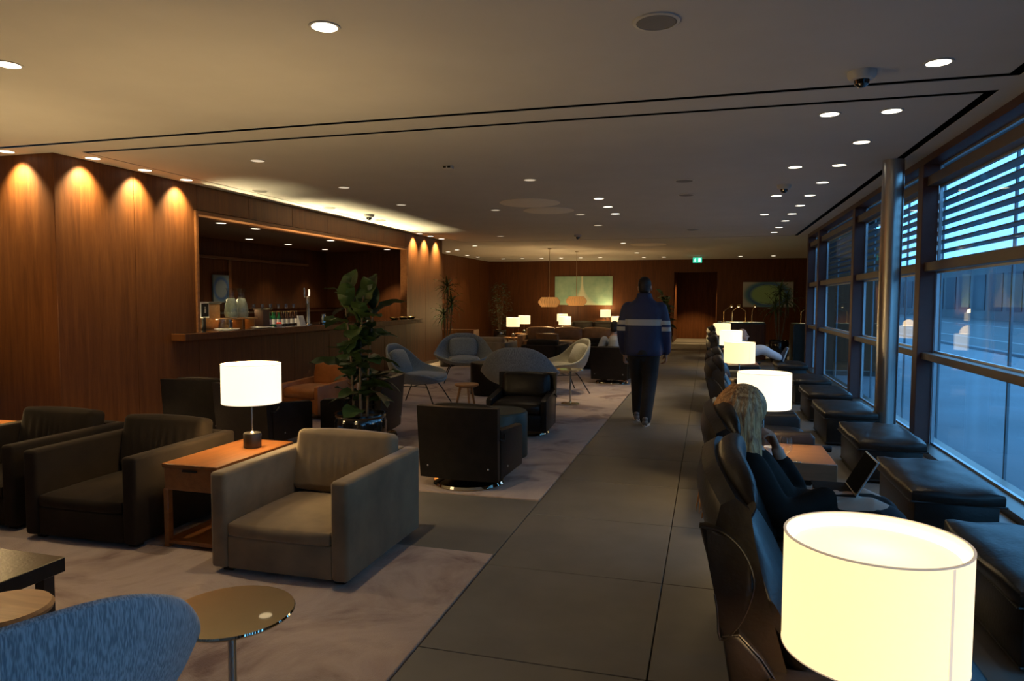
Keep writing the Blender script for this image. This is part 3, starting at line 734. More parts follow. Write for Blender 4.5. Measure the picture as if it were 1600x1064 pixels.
# wooden stools
def make_stool(label, loc):
    t = thing('wooden_stool', label, 'stool', loc)
    q = new_bm(); lathe(q, [(0.001, 0.36), (0.13, 0.36), (0.16, 0.375), (0.165, 0.39), (0.155, 0.402), (0.001, 0.398)], 40, cap=False); obj('seat', q, 'stool_wood', t)
    for k in range(3):
        a = 2 * PI * k / 3 + 0.5
        q = new_bm(); tube(q, [(0.09 * math.cos(a), 0.09 * math.sin(a), 0.362), (0.165 * math.cos(a), 0.165 * math.sin(a), 0.014)], [0.018, 0.014], 10); obj('leg', q, 'stool_wood', t)
    return mark(t)
ST = make_stool('round wooden three-legged stool by the black coffee table', (-2.48, 1.90, 0))
copy_tree(ST, (-3.12, 8.85, 0), 0.6, 'round wooden stool between the shell chairs and the black tub chair')

# black coffee table
t = thing('coffee_table', 'low black coffee table cut by the left picture edge', 'coffee table', (-3.25, 1.80, 0))
q = new_bm(); box(q, (-0.55, -0.50, 0.335), (0.55, 0.56, 0.40), 0.003, 1); obj('top', q, 'leather_black', t)
for sx in (-0.5, 0.5):
    for y in (-0.44, 0.5):
        q = new_bm(); box(q, (sx - 0.025, y - 0.025, 0.009), (sx + 0.025, y + 0.025, 0.335)); obj('leg', q, 'dark_metal', t)

# ------------------------------------------------------------------ shell (womb type) lounge chairs, front towards -Y
def lerp_tab(x, tab):
    # smooth curve through (angle, value) pairs, mirrored at both ends
    T = [(-tab[1][0], tab[1][1])] + list(tab) + [(2 * tab[-1][0] - tab[-2][0], tab[-2][1])]
    for i in range(1, len(T) - 2):
        if T[i][0] <= x <= T[i + 1][0]:
            h = T[i + 1][0] - T[i][0]; u = (x - T[i][0]) / h
            m0 = (T[i + 1][1] - T[i - 1][1]) / (T[i + 1][0] - T[i - 1][0]) * h; m1 = (T[i + 2][1] - T[i][1]) / (T[i + 2][0] - T[i][0]) * h
            return (2 * u ** 3 - 3 * u * u + 1) * T[i][1] + (u ** 3 - 2 * u * u + u) * m0 + (-2 * u ** 3 + 3 * u * u) * T[i + 1][1] + (u ** 3 - u * u) * m1
    return tab[-1][1]
def make_shell_chair(mat):
    t = thing('shell_chair', 'x', 'lounge chair')
    H = [(0, 0.90), (25, 0.885), (50, 0.785), (75, 0.61), (95, 0.555), (120, 0.51), (150, 0.425), (180, 0.405)]
    RR = [(0, 0.44), (25, 0.47), (50, 0.505), (75, 0.52), (95, 0.53), (120, 0.50), (150, 0.44), (180, 0.42)]
    n, m = 56, 14
    q = new_bm(); grid = []
    for j in range(m + 1):
        s = j / m; row = []
        for i in range(n):
            a = -180 + 360 * i / n; aa = abs(a); h = lerp_tab(aa, H); r = lerp_tab(aa, RR)
            g_ = 1 - (1 - s) ** 1.75
            p = 2.0 + 0.9 * max(0, math.cos(math.radians(a)))
            z = 0.335 + (h - 0.335) * s ** p
            fl = 0.035 * max(0, 1 - abs(aa - 95) / 40) * max(0, (s - 0.8) / 0.2) ** 2
            z -= fl * 0.9; rr = r * g_ + fl
            ar = math.radians(a)
            row.append(q.verts.new((rr * math.sin(ar), 0.02 + rr * math.cos(ar) * 0.93, z)))
        grid.append(row)
    for j in range(m):
        for i in range(n):
            k_ = (i + 1) % n
            if j == 0: 
                if i == 0: pass
            q.faces.new((grid[j][i], grid[j][k_], grid[j + 1][k_], grid[j + 1][i]))
    bmesh.ops.remove_doubles(q, verts=q.verts, dist=0.0005)
    sh = obj('shell', q, mat, t)
    md = sh.modifiers.new('thick', 'SOLIDIFY'); md.thickness = 0.03; md.offset = 0
    sb = sh.modifiers.new('smooth', 'SUBSURF'); sb.levels = 1; sb.render_levels = 1
    q = new_bm(); pad(q, (-0.27, -0.33, 0.375), (0.27, 0.22, 0.475), 0.045, 0.03); obj('seat_cushion', q, mat, t)
    q = new_bm(); pad(q, (-0.24, -0.05, -0.17), (0.24, 0.05, 0.17), 0.045, 0.03); rot(q, Matrix.Translation((0, 0.285, 0.63)) @ Matrix.Rotation(-0.42, 4, 'X')); obj('back_cushion', q, mat, t)
    for sx in (-1, 1):
        for y0, y1 in ((-0.20, -0.36), (0.20, 0.36)):
            q = new_bm(); tube(q, arc_pts([(sx * 0.16, y0 * 0.6, 0.345), (sx * 0.25, y0, 0.31), (sx * 0.37, y1, 0.017)], 5), 0.009, 8); obj('leg', q, 'dark_metal', t)
        q = new_bm(); tube(q, [(sx * 0.25, -0.20, 0.31), (sx * 0.25, 0.20, 0.31)], 0.007, 8); obj('side_rail', q, 'dark_metal', t)
    q = new_bm(); tube(q, [(-0.25, 0, 0.31), (0.25, 0, 0.31)], 0.007, 8); obj('cross_rail', q, 'dark_metal', t)
    return mark(t)
W = make_shell_chair('weave_blue'); W.location = (-1.775, 1.265, 0); W.rotation_euler = (0, 0, -PI / 2 - 0.40); W.scale = (1, 1, 0.955)
tag(W, 'blue woven shell lounge chair in the lower left corner, seen from behind')
copy_tree(W, (-3.98, 9.25, 0), PI / 2 + 0.05, 'grey shell chair in profile beside the fig plant, facing the aisle', 'grey shell chairs around the stool', mats={'weave_blue': 'weave_grey'})
copy_tree(W, (-4.36, 12.2, 0), 0.38, 'blue-grey shell chair facing the viewer in front of the far armchairs', 'grey shell chairs around the stool', mats={'weave_blue': 'weave_slate'})
copy_tree(W, (-2.52, 9.40, 0), PI + 0.12, 'blue-grey shell chair seen from behind, behind the black tub chairs', 'grey shell chairs around the stool', mats={'weave_blue': 'weave_slate'})
copy_tree(W, (-2.32, 11.3, 0), -1.05, 'cream-lit shell chair next to the round metal table, turned to the bar', 'grey shell chairs around the stool', mats={'weave_blue': 'weave_cream_lit'})

# ------------------------------------------------------------------ swivel tub chairs, front towards -Y
def make_tub():
    t = thing('tub_chair', 'x', 'tub chair'); m = 'leather_black'
    q = new_bm(); rings = []
    for k in range(9):
        u = k / 8; z = 0.09 + 0.59 * u; lean = 0.05 * u * u + 0.015 * math.sin(u * PI)
        ring = []
        for i in range(17):
            x = -0.335 - 0.01 * u + (0.67 + 0.02 * u) * i / 16; ring.append((x, 0.33 + lean + 0.03 * (1 - (x / 0.345) ** 2), z))
        for i in range(16, -1, -1):
            x = -0.33 - 0.01 * u + (0.66 + 0.02 * u) * i / 16; ring.append((x, 0.255 + lean + 0.03 * (1 - (x / 0.345) ** 2), z))
        rings.append(ring)
    loft(q, rings); obj('backrest', q, m, t)
    for s in (-1, 1):
        q = new_bm(); prism(q, [(-0.34, 0.09), (0.26, 0.09), (0.27, 0.50), (0.2, 0.475), (-0.30, 0.455), (-0.34, 0.43)], -0.034, 0.034, 0.012, 2)
        rot(q, Matrix.Translation((s * 0.305, 0, 0)) @ Matrix.Rotation(PI / 2, 4, 'Z')); obj('side_panel', q, m, t)
        q = new_bm(); tube(q, arc_pts([(s * 0.342, 0.30, 0.42), (s * 0.358, 0.26, 0.41), (s * 0.358, 0.22, 0.43), (s * 0.342, 0.19, 0.45)], 4), 0.008, 8); obj('strap', q, m, t)
        q = new_bm(); sphere(q, (s * 0.34, 0.10, 0.17), 0.009, 10, 6); obj('rivet', q, 'steel', t)
    for sx in (-0.26, 0.26):
        q = new_bm(); sphere(q, (sx, 0.352, 0.19), 0.010, 10, 6); obj('rivet', q, 'steel', t)
    q = new_bm(); box(q, (-0.275, -0.33, 0.10), (0.275, 0.26, 0.28), 0.015, 2); obj('seat_base', q, m, t)
    q = new_bm(); pad(q, (-0.27, -0.345, 0.275), (0.27, 0.22, 0.41), 0.045, 0.03); obj('seat_cushion', q, m, t)
    q = new_bm(); pad(q, (-0.27, -0.05, -0.145), (0.27, 0.05, 0.145), 0.04, 0.02); rot(q, Matrix.Translation((0, 0.235, 0.535)) @ Matrix.Rotation(-0.16, 4, 'X')); obj('back_cushion', q, m, t)
    q = new_bm(); lathe(q, [(0.001, 0.012), (0.295, 0.012), (0.30, 0.02), (0.29, 0.038), (0.05, 0.045), (0.03, 0.055), (0.03, 0.10)], 48, (0, 0.10, 0), cap=False); obj('swivel_base', q, 'mirror_steel', t)
    return mark(t)
T = make_tub(); T.location = (-1.90, 5.55, 0); T.rotation_euler = (0, 0, PI - 0.03)
tag(T, 'black leather swivel tub chair seen from behind, nearest the aisle')
copy_tree(T, (-2.02, 7.62, 0), 0.06, 'black leather tub chair facing the viewer behind the green drum table')
copy_tree(T, (-3.72, 7.02, 0), -PI / 2 + 0.08, 'black leather tub chair turned its back to the aisle, right of the fig plant')
BR = {'leather_black': 'leather_brown'}
copy_tree(T, (-5.30, 6.50, 0), PI + 0.15, 'dark leather tub chair behind the lamp on the wooden table')
copy_tree(T, (-4.46, 6.30, 0), PI - 0.12, 'dark brown leather tub chair between the lamp and the fig plant', mats=BR)
copy_tree(T, (-4.88, 8.02, 0), -0.25, 'cognac leather tub chair glimpsed through the fig leaves', mats={'leather_black': 'leather_cognac'})
copy_tree(T, (-1.68, 12.95, 0), PI - 0.1, 'black tub chair in which the man in the grey shirt sits')
copy_tree(T, (-3.75, 15.3 + 2.2, 0), PI * 0.85, 'tan leather tub chair among the far armchairs', mats={'leather_black': 'leather_tan'})

t = thing('drum_table', 'dark green leather drum table between the two black tub chairs', 'drum table', (-1.97, 6.50, 0))
q = new_bm(); lathe(q, [(0.001, 0.010), (0.29, 0.010), (0.295, 0.02), (0.295, 0.43), (0.285, 0.445)], 56, cap=False); obj('body', q, 'leather_green', t)
q = new_bm(); lathe(q, [(0.285, 0.445), (0.28, 0.452), (0.001, 0.452)], 56, cap=False); obj('top', q, 'leather_green', t)
t = thing('drum_table', 'dark leather drum table among the grey shell chairs', 'drum table', (-3.35, 10.75, 0))
q = new_bm(); lathe(q, [(0.001, 0.010), (0.35, 0.010), (0.355, 0.02), (0.355, 0.50), (0.345, 0.515)], 56, cap=False); obj('body', q, 'leather_black', t)
q = new_bm(); lathe(q, [(0.345, 0.515), (0.34, 0.522), (0.001, 0.522)], 56, cap=False); obj('top', q, 'leather_black', t)

# ------------------------------------------------------------------ far sofas
def make_sofa(w, mat, label, loc, rz):
    t = thing('leather_sofa', label, 'sofa', loc, rz)
    q = new_bm(); box(q, (-w / 2, 0.0, 0.08), (w / 2, 0.85, 0.26), 0.02, 2); obj('seat_base', q, mat, t)
    q = new_bm(); box(q, (-w / 2, 0.66, 0.2), (w / 2, 0.85, 0.72), 0.03, 2); obj('back', q, mat, t)
    for s in (-1, 1):
        q = new_bm(); box(q, (s * w / 2 - 0.08, 0, 0.08), (s * w / 2 + 0.08, 0.85, 0.56), 0.03, 2); obj('arm', q, mat, t)
    n = 3
    for i in range(n):
        x0 = -w / 2 + 0.08 + (w - 0.16) * i / n; x1 = -w / 2 + 0.08 + (w - 0.16) * (i + 1) / n
        q = new_bm(); pad(q, (x0 + 0.005, 0.02, 0.255), (x1 - 0.005, 0.62, 0.42), 0.04, 0.02); obj('seat_cushion', q, mat, t)
        q = new_bm(); pad(q, (x0 + 0.005, 0.52, 0.40), (x1 - 0.005, 0.68, 0.76), 0.05, 0.03); obj('back_cushion', q, mat, t)
    for sx in (-1, 1):
        for y in (0.08, 0.77):
            q = new_bm(); box(q, (sx * (w / 2 - 0.1) - 0.02, y - 0.02, 0.009), (sx * (w / 2 - 0.1) + 0.02, y + 0.02, 0.09)); obj('foot', q, 'dark_metal', t)
    return mark(t)
S1_ = make_sofa(2.5, 'leather_tan', 'long tan leather sofa in the far seating area under the pendants', (-3.75, 18.6, 0), 0)
copy_tree(S1_, (-3.58, 24.4, 0), 0, 'dark leather sofa against the far wall below the green painting', mats={'leather_tan': 'leather_brown'})
def low_table(label, loc, w=0.5, h=0.45, mat='table_wood_x'):
    t = thing('lamp_table', label, 'side table', loc)
    q = new_bm(); box(q, (-w / 2, -w / 2, h - 0.03), (w / 2, w / 2, h), 0.003, 1); obj('top', q, mat, t)
    for sx in (-1, 1):
        for sy_ in (-1, 1):
            q = new_bm(); box(q, (sx * (w / 2 - 0.03) - 0.02, sy_ * (w / 2 - 0.03) - 0.02, 0.009), (sx * (w / 2 - 0.03) + 0.02, sy_ * (w / 2 - 0.03) + 0.02, h - 0.03)); obj('leg', q, mat, t)
    return mark(t)
FT = low_table('far lamp table under the leftmost pair of far lamps', (-5.42, 19.4, 0))
for loc, s in (((-5.80, 21.9, 0), 'far lamp table behind the leftmost far lamps'), ((-4.28, 21.3, 0), 'far lamp table below the two overlapping lamps under the pendants'), ((-5.2, 25.0, 0), 'far lamp table left of the sofa on the far wall'), ((-2.72, 21.9, 0), 'far lamp table beside the walking man\'s shoulder')):
    copy_tree(FT, loc, 0, s)
for loc, s in (((-5.42, 19.4, 0.45), 'far lit lamp, leftmost of the left pair'), ((-5.74, 21.9, 0.45), 'far lit lamp, right one of the left pair'), ((-4.28, 21.3, 0.45), 'far lit lamp in front of the overlapping pair below the pendants'),
               ((-5.12, 25.0, 0.45), 'far lit lamp behind the overlapping pair below the pendants'), ((-3.62, 25.55, 0.60), 'small far lit lamp right of the pendants'), ((-2.72, 21.9, 0.45), 'far lit lamp half hidden by the walking man')):
    lamp(LY, loc, s, power=6, upl=0.8)
copy_tree(FT, (-3.62, 25.55, 0.0), 0, 'tall far lamp table against the far wall').scale = (1, 1, 0.6 / 0.45)
t = thing('sideboard', 'orange-lit wooden sideboard behind the blue-grey shell chair', 'sideboard', (-6.6, 17.5, 0))
q = new_bm(); box(q, (-0.7, -0.22, 0.12), (0.7, 0.22, 0.74), 0.005, 1); obj('body', q, 'table_wood', t)
for k in range(3):
    q = new_bm(); box(q, (-0.68 + k * 0.46, -0.235, 0.15), (-0.24 + k * 0.46, -0.22, 0.71), 0.003, 1); d = obj('door', q, 'table_wood', t)
    q = new_bm(); box(q, (-0.30 + k * 0.46, -0.25, 0.40), (-0.285 + k * 0.46, -0.235, 0.50)); obj('handle', q, 'dark_metal', d)
for sx in (-0.62, 0.62):
    q = new_bm(); box(q, (sx - 0.025, -0.18, 0.009), (sx + 0.025, 0.18, 0.12)); obj('leg', q, 'dark_metal', t)

# ------------------------------------------------------------------ high-backed leather lounge chairs by the windows (facing +X)
def make_high_chair():
    t = thing('high_back_chair', 'x', 'lounge chair'); m = 'leather_brown'; WY = 1.02
    outer = [(0.16, 0.10), (0.10, 0.35), (0.055, 0.60), (0.0, 0.82), (-0.025, 0.94), (-0.01, 1.01), (0.03, 1.035)]
    inner = [(0.07, 1.0), (0.085, 0.90), (0.12, 0.74), (0.17, 0.55), (0.23, 0.36), (0.27, 0.10)]
    q = new_bm(); rings = []
    for k in range(13):
        u = -1 + 2 * k / 12; y = WY / 2 + u * 0.42
        bow = 0.055 * abs(u) ** 3
        pinch = 1 - 0.05 * abs(u) ** 4
        rings.append([(x + bow, y, z * pinch) for x, z in outer + inner])
    loft(q, rings); obj('back_shell', q, m, t)
    q = new_bm(); rings = []                       # head cushion
    for k in range(17):
        u = -1 + 2 * k / 16; s = max(0.05, (1 - abs(u) ** 3.2)) ** 0.5; y = WY / 2 + u * 0.40
        rings.append([(0.072 + 0.05 * abs(u) ** 2 + 0.062 * s * math.cos(a) + 0.012 * math.sin(a), y, 0.945 + 0.115 * s * math.sin(a)) for a in [2 * PI * i / 18 for i in range(18)]])
    loft(q, rings); obj('head_cushion', q, m, t)
    q = new_bm(); rings = []                       # lower back cushion
    for k in range(15):
        u = -1 + 2 * k / 14; s = max(0.05, (1 - abs(u) ** 4)) ** 0.5; y = WY / 2 + u * 0.34
        rings.append([(0.205 + 0.075 * s * math.cos(a) - 0.42 * 0.24 * s * math.sin(a), y, 0.62 + 0.24 * s * math.sin(a)) for a in [2 * PI * i / 18 for i in range(18)]])
    loft(q, rings); obj('back_cushion', q, m, t)
    wing = [(-0.012, 0.905), (0.05, 0.895), (0.105, 0.845), (0.135, 0.77), (0.125, 0.70), (0.095, 0.63), (0.05, 0.59), (0.04, 0.68), (0.015, 0.80)]
    low = [(0.055, 0.60), (0.10, 0.61), (0.16, 0.55), (0.215, 0.47), (0.25, 0.38), (0.09, 0.38)]
    wing = [(p.x, p.z) for p in arc_pts([(a, 0, b) for a, b in wing], 3)]
    for y in (0.075, WY - 0.075):
        for nm, poly in (('wing', wing), ('lower_wing', low)):
            q = new_bm(); prism(q, poly, y - 0.028, y + 0.028, 0.014, 3); w_ = obj(nm, q, m, t)
            pp = [(a, y + (-0.026 if y < 0.5 else 0.026), b) for a, b in poly[:-2]]
            q = new_bm(); tube(q, pp, 0.0032, 6); obj('piping', q, 'piping_leather', w_)
    for y in (0.0, WY - 0.13):
        q = new_bm(); prism(q, [(0.16, 0.09), (0.80, 0.09), (0.82, 0.12), (0.82, 0.47), (0.79, 0.50), (0.18, 0.50), (0.13, 0.45)], y, y + 0.13, 0.022, 3); obj('arm', q, m, t)
    q = new_bm(); box(q, (0.17, 0.13, 0.09), (0.80, WY - 0.13, 0.27), 0.01, 1); obj('seat_base', q, m, t)
    q = new_bm(); pad(q, (0.18, 0.135, 0.26), (0.83, WY - 0.135, 0.41), 0.05, 0.03); obj('seat_cushion', q, m, t)
    for x in (0.22, 0.74):
        for y in (0.06, WY - 0.06):
            q = new_bm(); box(q, (x - 0.02, y - 0.02, 0), (x + 0.02, y + 0.02, 0.10)); obj('foot', q, 'dark_metal', t)
    return mark(t)
HC = make_high_chair(); HC.location = (0, 1.93, 0); tag(HC, 'empty high-backed dark leather lounge chair beside the huge foreground lamp')
G = 'leather lounge chairs facing the windows'; HC['group'] = G
for y, s in ((3.03, 'high-backed leather lounge chair in which the blond woman sits'), (5.78, 'high-backed leather lounge chair just past the blond woman\'s table'), (6.88, 'high-backed leather lounge chair, fourth of the window row'),
             (9.63, 'high-backed leather lounge chair, fifth of the window row'), (10.73, 'high-backed leather lounge chair, sixth of the window row'), (13.48, 'high-backed leather lounge chair of the reclining man')):
    copy_tree(HC, (0, y, 0), 0, s, G)
# lamp tables in the window row
def make_row_table(label, loc):
    t = thing('window_table', label, 'side table', loc)
    q = new_bm(); box(q, (0.14, -0.43, RT - 0.12), (0.86, 0.22, RT), 0.004, 1); obj('top', q, 'table_wood_x', t)
    q = new_bm(); box(q, (0.14, 0.221, RT - 0.05), (0.93, 0.25, RT), 0.010, 2); obj('back_rail', q, 'leather_black', t)
    for x in (0.18, 0.82):
        for y in (-0.39, 0.18):
            q = new_bm(); box(q, (x - 0.025, y - 0.025, 0), (x + 0.025, y + 0.025, RT - 0.12)); obj('leg', q, 'table_wood_x', t)
    return mark(t)
RW = make_row_table('wooden window table under the huge foreground lamp', (0, 1.66, 0))
for y, s in ((5.49, 'wooden window table with the woman\'s glass and cup'), (9.36, 'wooden window table, second beyond the blond woman'), (13.05, 'wooden window table beside the reclining man'), (16.9, 'wooden window table at the far end of the row')):
    copy_tree(RW, (0, y, 0), 0, s)

# leather ottomans along the glass
def make_ottoman():
    t = thing('ottoman', 'x', 'ottoman'); m = 'leather_brown'
    q = new_bm(); box(q, (-0.235, -0.455, 0.012), (0.235, 0.455, 0.29), 0.012, 2); obj('body', q, m, t)
    q = new_bm(); pad(q, (-0.265, -0.485, 0.275), (0.265, 0.485, 0.375), 0.035, 0.018)
    for v in q.verts:
        if v.co.z > 0.35: v.co.z += 0.006 * math.sin(v.co.x * 23 + 1) * math.sin(v.co.y * 17)
    c = obj('cushion', q, m, t)
    for z in (0.29, 0.03):
        o_ = 0.262 if z > 0.2 else 0.237; p_ = 0.482 if z > 0.2 else 0.457
        q = new_bm(); tube(q, [(-o_, -p_, z), (o_, -p_, z), (o_, p_, z), (-o_, p_, z), (-o_, -p_, z)], 0.0055, 6); obj('piping', q, 'piping_leather', c if z > 0.2 else t)
    return mark(t)
OT = make_ottoman(); OT.location = (1.50, 3.70, 0); tag(OT, 'dark leather ottoman cut by the right picture edge, behind the huge lamp'); OT['group'] = 'leather ottomans along the windows'
for y, s in ((5.27, 'dark leather ottoman next to the tablet, second from the viewer'), (6.85, 'dark leather ottoman right before the steel column'), (8.42, 'dark leather ottoman behind the steel column'), (9.93, 'dark leather ottoman past the steel column, fifth from the viewer'), (11.45, 'dark leather ottoman, sixth from the viewer'), (13.98, 'dark leather ottoman carrying the reclining man\'s feet')):
    copy_tree(OT, (1.50 if y != 8.42 else 1.47, y, 0), 0, s)

# ------------------------------------------------------------------ plants
def leaf_mesh(name, L, Wd, bend, cup, n=7, shape='fig'):
    b = new_bm(); rows = []
    for k in range(n + 1):
        u = k / n
        if shape == 'fig': w = Wd * (math.sin(PI * min(1, u ** 0.8 * 0.97 + 0.03)) ** 0.65) * (0.62 + 0.55 * u)
        else: w = Wd * math.sin(PI * (0.12 + 0.88 * (1 - u) ** 1.0 * 0.5 + 0.0)) * (1 - u ** 3)
        x = L * u * math.cos(bend * u); z = L * u * math.sin(-bend * u) 
        rows.append([b.verts.new((x, s * w, z + cup * abs(s) * w + 0.012 * math.sin(u * 19 + s))) for s in (-1, -0.5, 0, 0.5, 1)])
    for a, c in zip(rows[:-1], rows[1:]):
        for i in range(4): b.faces.new((a[i], a[i + 1], c[i + 1], c[i]))
    return mesh_of(name, b, True)
def pot(t, r, h, z0=0.009, mat='glazed_black'):
    q = new_bm(); lathe(q, [(0.001, z0), (r * 0.72, z0), (r * 0.80, z0 + 0.02), (r * 0.98, h * 0.55), (r, h * 0.8), (r * 0.94, h * 0.90), (r * 0.97, h * 0.94), (r * 0.93, h * 0.97), (r, h), (r * 0.9, h), (r * 0.88, h - 0.05)], 48, cap=False); obj('pot', q, mat, t)
    q = new_bm(); lathe(q, [(r * 0.89, h - 0.05), (0.001, h - 0.035)], 32, cap=False); obj('soil', q, 'soil', t)
def place_leaf(me, mat, parent, p, az, el_, sc=1.0, roll=0.0):
    o = link('leaf', me, mat, parent, p); o.rotation_euler = Matrix.Rotation(az, 3, 'Z').to_4x4().__matmul__(Matrix.Rotation(-el_, 4, 'Y')).__matmul__(Matrix.Rotation(roll, 4, 'X')).to_euler()
    o.scale = (sc, sc, sc); return o
fig_leaves = [leaf_mesh('leaf', 0.34, 0.115, 0.5, 0.25), leaf_mesh('leaf', 0.31, 0.125, 0.9, 0.15), leaf_mesh('leaf', 0.36, 0.11, 0.2, 0.35)]
def fig(label, loc, h, potr, poth, seed, nl=46, spread=0.16):
    random.seed(seed); t = thing('fiddle_leaf_fig', label, 'plant', loc); pot(t, potr, poth)
    stems = []
    for k in range(4):
        a = k * 1.6 + 0.4; d = 0.06; e = spread * random.uniform(0.5, 1.0); hh = h * random.uniform(0.72, 0.90) - 0.1
        P = arc_pts([(d * math.cos(a), d * math.sin(a), poth - 0.05), (e * 0.6 * math.cos(a), e * 0.6 * math.sin(a), poth + (hh - poth) * 0.5), (e * math.cos(a + 0.3), e * math.sin(a + 0.3), hh)], 8)
        q = new_bm(); tube(q, P, [0.014 - 0.008 * i / (len(P) - 1) for i in range(len(P))], 8); obj('stem', q, 'bark', t); stems.append(P)
    for i in range(nl):
        P = stems[i % 4]; u = ((i // 4) + random.random()) / (nl / 4); u = min(1, 0.10 + 0.9 * u)
        p = P[int(u * (len(P) - 1))]
        place_leaf(random.choice(fig_leaves), 'fig_leaf', t, p, random.uniform(0, 2 * PI), random.uniform(0.15, 0.95) if u < 0.85 else random.uniform(0.7, 1.35), random.uniform(0.75, 1.15), random.uniform(-0.5, 0.5))
    return t
fig('tall fiddle-leaf fig in a glossy black pot behind the taupe armchair', (-3.22, 6.05, 0), 2.05, 0.25, 0.44, 11, 64, 0.20)
fig('dark broad-leaved plant half hidden behind the walking man', (-1.30, 22.2, 0), 2.0, 0.26, 0.75, 5, 30, 0.12)
blade = [leaf_mesh('leaf', 0.42, 0.020, 0.9, 0.4, 8, 'blade'), leaf_mesh('leaf', 0.36, 0.022, 0.35, 0.4, 8, 'blade')]
def dracaena(label, loc, heads, potr, poth, seed, scl=1.0, nleaf=26):
    random.seed(seed); t = thing('dracaena', label, 'plant', loc); pot(t, potr, poth)
    for hx, hy, hz in heads:
        P = arc_pts([(hx * 0.2, hy * 0.2, poth - 0.05), (hx * 0.8, hy * 0.8, poth + (hz - poth) * 0.5), (hx, hy, hz)], 6)
        q = new_bm(); tube(q, P, 0.017, 8); obj('stem', q, 'bark', t)
        for k in range(nleaf):
            e = -0.25 + 1.6 * k / nleaf
            place_leaf(blade[k % 2], 'dracaena_leaf', t, (hx, hy, hz + 0.004 * k - 0.04), k * 2.4, e, scl * random.uniform(0.8, 1.1), 0)
    return t
dracaena('tall dracaena in a dark pot at the wood pier after the bar', (-5.72, 14.9, 0), [(0.0, 0.0, 1.80), (0.12, -0.05, 1.42), (-0.10, 0.05, 1.15)], 0.22, 0.5, 3)
dracaena('tall spiky dracaena in front of the painting with the green oval', (1.72, 18.6, 0), [(0.0, 0.0, 1.72), (0.16, 0.0, 1.50), (-0.1, 0.1, 1.30)], 0.24, 0.55, 4, 1.15)
random.seed(9)
def shrub(label, loc, h, r):
    t = thing('leafy_shrub', label, 'plant', loc); pot(t, 0.24, 0.5)
    q = new_bm()
    for k in range(5):
        a = k * 1.25; tube(q, [(0.03 * math.cos(a), 0.03 * math.sin(a), 0.45), (r * 0.4 * math.cos(a), r * 0.4 * math.sin(a), h * 0.9)], [0.012, 0.005], 6)
    obj('stem', q, 'bark', t)
    q = new_bm()
    for k in range(420):
        a = random.uniform(0, 2 * PI); z = random.uniform(0.6, h); rr = r * (0.35 + 0.65 * random.random()) * math.sin(PI * min(0.95, (z - 0.45) / (h - 0.35))) ** 0.6
        c = Vector((rr * math.cos(a), rr * math.sin(a), z)); d = Vector((math.cos(a), math.sin(a), random.uniform(-0.5, 0.5))).normalized()
        s_ = d.cross(Vector((0, 0, 1))).normalized(); L = random.uniform(0.07, 0.12); w_ = L * 0.3
        vs_ = [q.verts.new(c), q.verts.new(c + d * L * 0.5 + s_ * w_), q.verts.new(c + d * L - Vector((0, 0, 0.02))), q.verts.new(c + d * L * 0.5 - s_ * w_)]
        q.faces.new(vs_)
    o = obj('foliage', q, 'shrub_leaf', t, False); o['kind'] = 'stuff'
    return t
shrub('bushy dark green shrub in the far left corner', (-6.9, 23.0, 0), 2.1, 0.40)
shrub('dark bushy plant in the far right corner beside the windows', (2.9, 20.5, 0), 2.0, 0.34)

# ------------------------------------------------------------------ paintings, pendants, exit sign, work counters
t = thing('painting', 'wide green abstract painting with a pale spire on the far wall', 'painting', (-4.5, YF - 0.005, 1.885))
q = new_bm(); box(q, (-1.085, -0.04, -0.535), (1.085, -0.002, 0.535), 0.004, 1); obj('canvas', q, 'painting_green', t, False)
t = thing('painting', 'abstract painting with a green oval ringed in blue on the far wall', 'painting', (2.0, YF - 0.005, 1.745))
q = new_bm(); box(q, (-0.83, -0.04, -0.435), (0.83, -0.002, 0.435), 0.004, 1); obj('canvas', q, 'painting_ring', t, False)
emit('pendant_veneer', (1.0, 0.42, 0.10), 0.34, (0.30, 0.15, 0.05))
def pendant(x, y, zb, label):
    t = thing('pendant_lamp', label, 'lamp', (x, y, zb), 0, 'pendants over the far seating area')
    R = 0.31
    q = new_bm(); lathe(q, [(R * 0.72, 0.0), (R, 0.11), (R, 0.17), (R * 0.72, 0.28)], 24, cap=False); obj('shade', q, 'pendant_veneer', t, False)
    for k in range(24):
        a = 2 * PI * k / 24
        q = new_bm(); tube(q, [(R * 0.72 * math.cos(a), R * 0.72 * math.sin(a), 0), (R * 1.005 * math.cos(a), R * 1.005 * math.sin(a), 0.11), (R * 1.005 * math.cos(a), R * 1.005 * math.sin(a), 0.17), (R * 0.72 * math.cos(a), R * 0.72 * math.sin(a), 0.28)], 0.004, 4)
        obj('rib', q, 'stool_wood', t)
    q = new_bm(); sphere(q, (0, 0, 0.12), 0.045); obj('bulb', q, 'pendant_bulb', t)
    q = new_bm(); tube(q, [(0, 0, 0.16), (0, 0, ZC - zb)], 0.008, 6); lathe(q, [(0.05, ZC - zb - 0.02), (0.05, ZC - zb)], 16); obj('cord', q, 'rope_cord', t)
    point('pendant_glow', (x, y, zb - 0.05), 6, WARM, 0.05)
pendant(-4.40, 19.6, 1.33, 'ribbed wooden pendant lamp on a long cord, nearer left one')
pendant(-3.85, 20.9, 1.36, 'ribbed wooden pendant lamp before the green painting, farther right one')
t = thing('exit_sign', 'small glowing green exit sign hanging from the far ceiling', 'sign', (-0.37, 24.0, 2.78))
q = new_bm(); box(q, (-0.145, -0.02, 0), (0.145, 0.02, 0.17), 0.004, 1); obj('panel', q, 'exit_green', t, False)
q = new_bm()
